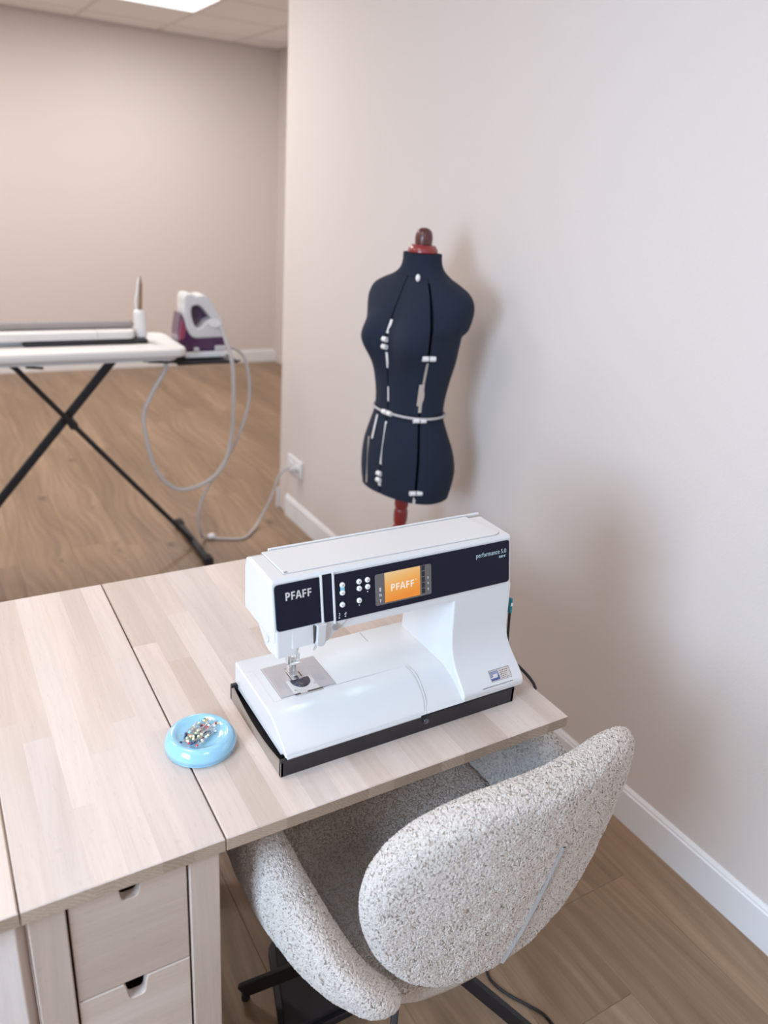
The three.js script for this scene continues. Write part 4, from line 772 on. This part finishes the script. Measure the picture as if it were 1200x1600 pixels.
  part(hose, 'hose', tube([[0.815, 1.03, Z + 0.04], [0.815, 0.98, Z + 0.09], [0.833, 0.885, Z + 0.13], [0.842, 0.665, Z + 0.12], [0.841, 0.551, Z + 0.1], [0.805, 0.422, Z + 0.1], [0.732, 0.351, Z + 0.1], [0.605, 0.329, Z + 0.1], [0.52, 0.412, Z + 0.1], [0.476, 0.585, Z + 0.1], [0.473, 0.68, Z + 0.1], [0.515, 0.769, Z + 0.1], [0.57, 0.857, Z + 0.09], [0.577, 0.899, Z + 0.07]], 0.0085, 220, 10), M.cordGrey);
  part(hose, 'connector', [rod([0.577, 0.872, Z + 0.082], [0.577, 0.905, Z + 0.068], 0.015), box(0.556, 0.60, 0.888, 0.902, Z + 0.05, Z + 0.09, 0.005)], M.white2);
  const cord = thing('power_cord', 'pale power cord running from the steam iron to the floor and the wall socket', 'cord', [0.86, 0.9, Z + 0.05]);
  part(cord, 'cable', tube([[0.80, 0.905, Z + 0.03], [0.862, 0.919, Z + 0.05], [0.913, 0.882, Z + 0.05], [0.939, 0.787, Z + 0.05], [0.937, 0.673, Z + 0.05], [0.898, 0.545, Z + 0.05], [0.847, 0.446, Z + 0.05], [0.778, 0.348, Z + 0.05], [0.733, 0.278, Z + 0.05], [0.701, 0.174, Z + 0.05], [0.715, 0.08, Z + 0.04], [0.765, 0.012, Z - 0.05], [0.827, 0.008, Z - 0.017], [0.926, 0.008, Z + 0.015], [1.0, 0.01, Z - 0.05], [1.052, 0.03, Z - 0.1], [1.118, 0.153, Z - 0.1], [1.16, 0.262, Z - 0.1], [1.20, 0.295, Z - 0.09], [1.222, 0.293, Z - 0.065]], 0.0062, 260, 10), M.cordGrey);
  part(cord, 'plug', [rod([1.2, 0.2925, -2.461], [1.2294, 0.2925, -2.461], 0.014, 0.018), rod([1.2, 0.2925, -2.461], [1.19, 0.2925, -2.461], 0.009)], M.white2);
  part(cord, 'inline_clip', new THREE.SphereGeometry(0.017, 18, 12).scale(1.2, 0.9, 0.9).translate(0.79, 0.0155, Z - 0.042), M.pale);

  // sleeve board lying on the ironing board
  const sb = thing('sleeve_board', 'narrow white sleeve board with a black base lying on the ironing board', 'sleeve board', [0.2, 0.949, Z]);
  part(sb, 'base', extrudeUp(roundRect(0.06, -Z - 0.06, 0.515, -Z + 0.04, 0.012), 0.9495, 0.0155, 0.003), M.black);
  part(sb, 'support', [box(-0.22, -0.2, 0.9495, 0.968, Z - 0.04, Z + 0.03), box(-0.2, 0.06, 0.9495, 0.962, Z - 0.03, Z + 0.02, 0.003)], M.white2);
  const tp = part(sb, 'top', extrudeUp(roundRect(-0.3, -Z - 0.055, 0.47, -Z + 0.055, 0.03), 0.966, 0.032, 0.009), M.boardCloth);
  part(tp, 'seam', [box(0.322, 0.325, 0.975, 0.9985, Z - 0.053, Z + 0.0555, 0.001)], M.cordGrey);
  const roll = thing('cloth_roll', 'grey ribbed roll of cloth lying behind the white sleeve board', 'cloth roll', [0.08, 1.01, Z - 0.07]);
  { const rib = []; for (let i = 0; i <= 120; i++) { const x = -0.42 + (i / 120) * 0.89; rib.push([0.0155 + (i % 2 ? 0.0016 : -0.0008), x]); }
    part(roll, 'cloth', lathe([[0.0001, -0.42], ...rib, [0.0001, 0.47]], 24).rotateZ(-Math.PI / 2).translate(0, 1.0135, Z - 0.02), M.greyRoll);
    part(roll, 'core', rod([-0.43, 1.0135, Z - 0.02], [0.478, 1.0135, Z - 0.02], 0.0045), M.brown); }
  const bo = thing('spray_bottle', 'slim white bottle with a thin brown and white nozzle on the ironing board', 'bottle', [0.5, 0.949, Z + 0.0]);
  part(bo, 'body', lathe(sampled([[0.0001, 0.9655], [0.0235, 0.9665], [0.0245, 0.98], [0.0245, 1.05], [0.0225, 1.066], [0.013, 1.074]], 30), 32).translate(0.5, 0, Z), M.whitePlastic);
  part(bo, 'nozzle', [rod([0.502, 1.07, Z], [0.509, 1.165, Z], 0.0075, 0.006), rod([0.509, 1.16, Z], [0.506, 1.198, Z], 0.007, 0.005)], M.brown);
  part(bo, 'handle', tube([[0.489, 1.07, Z], [0.488, 1.11, Z], [0.496, 1.14, Z], [0.499, 1.17, Z], [0.506, 1.195, Z]], 0.0055, 30, 8), M.whitePlastic);
}

renderer.render(scene, camera);
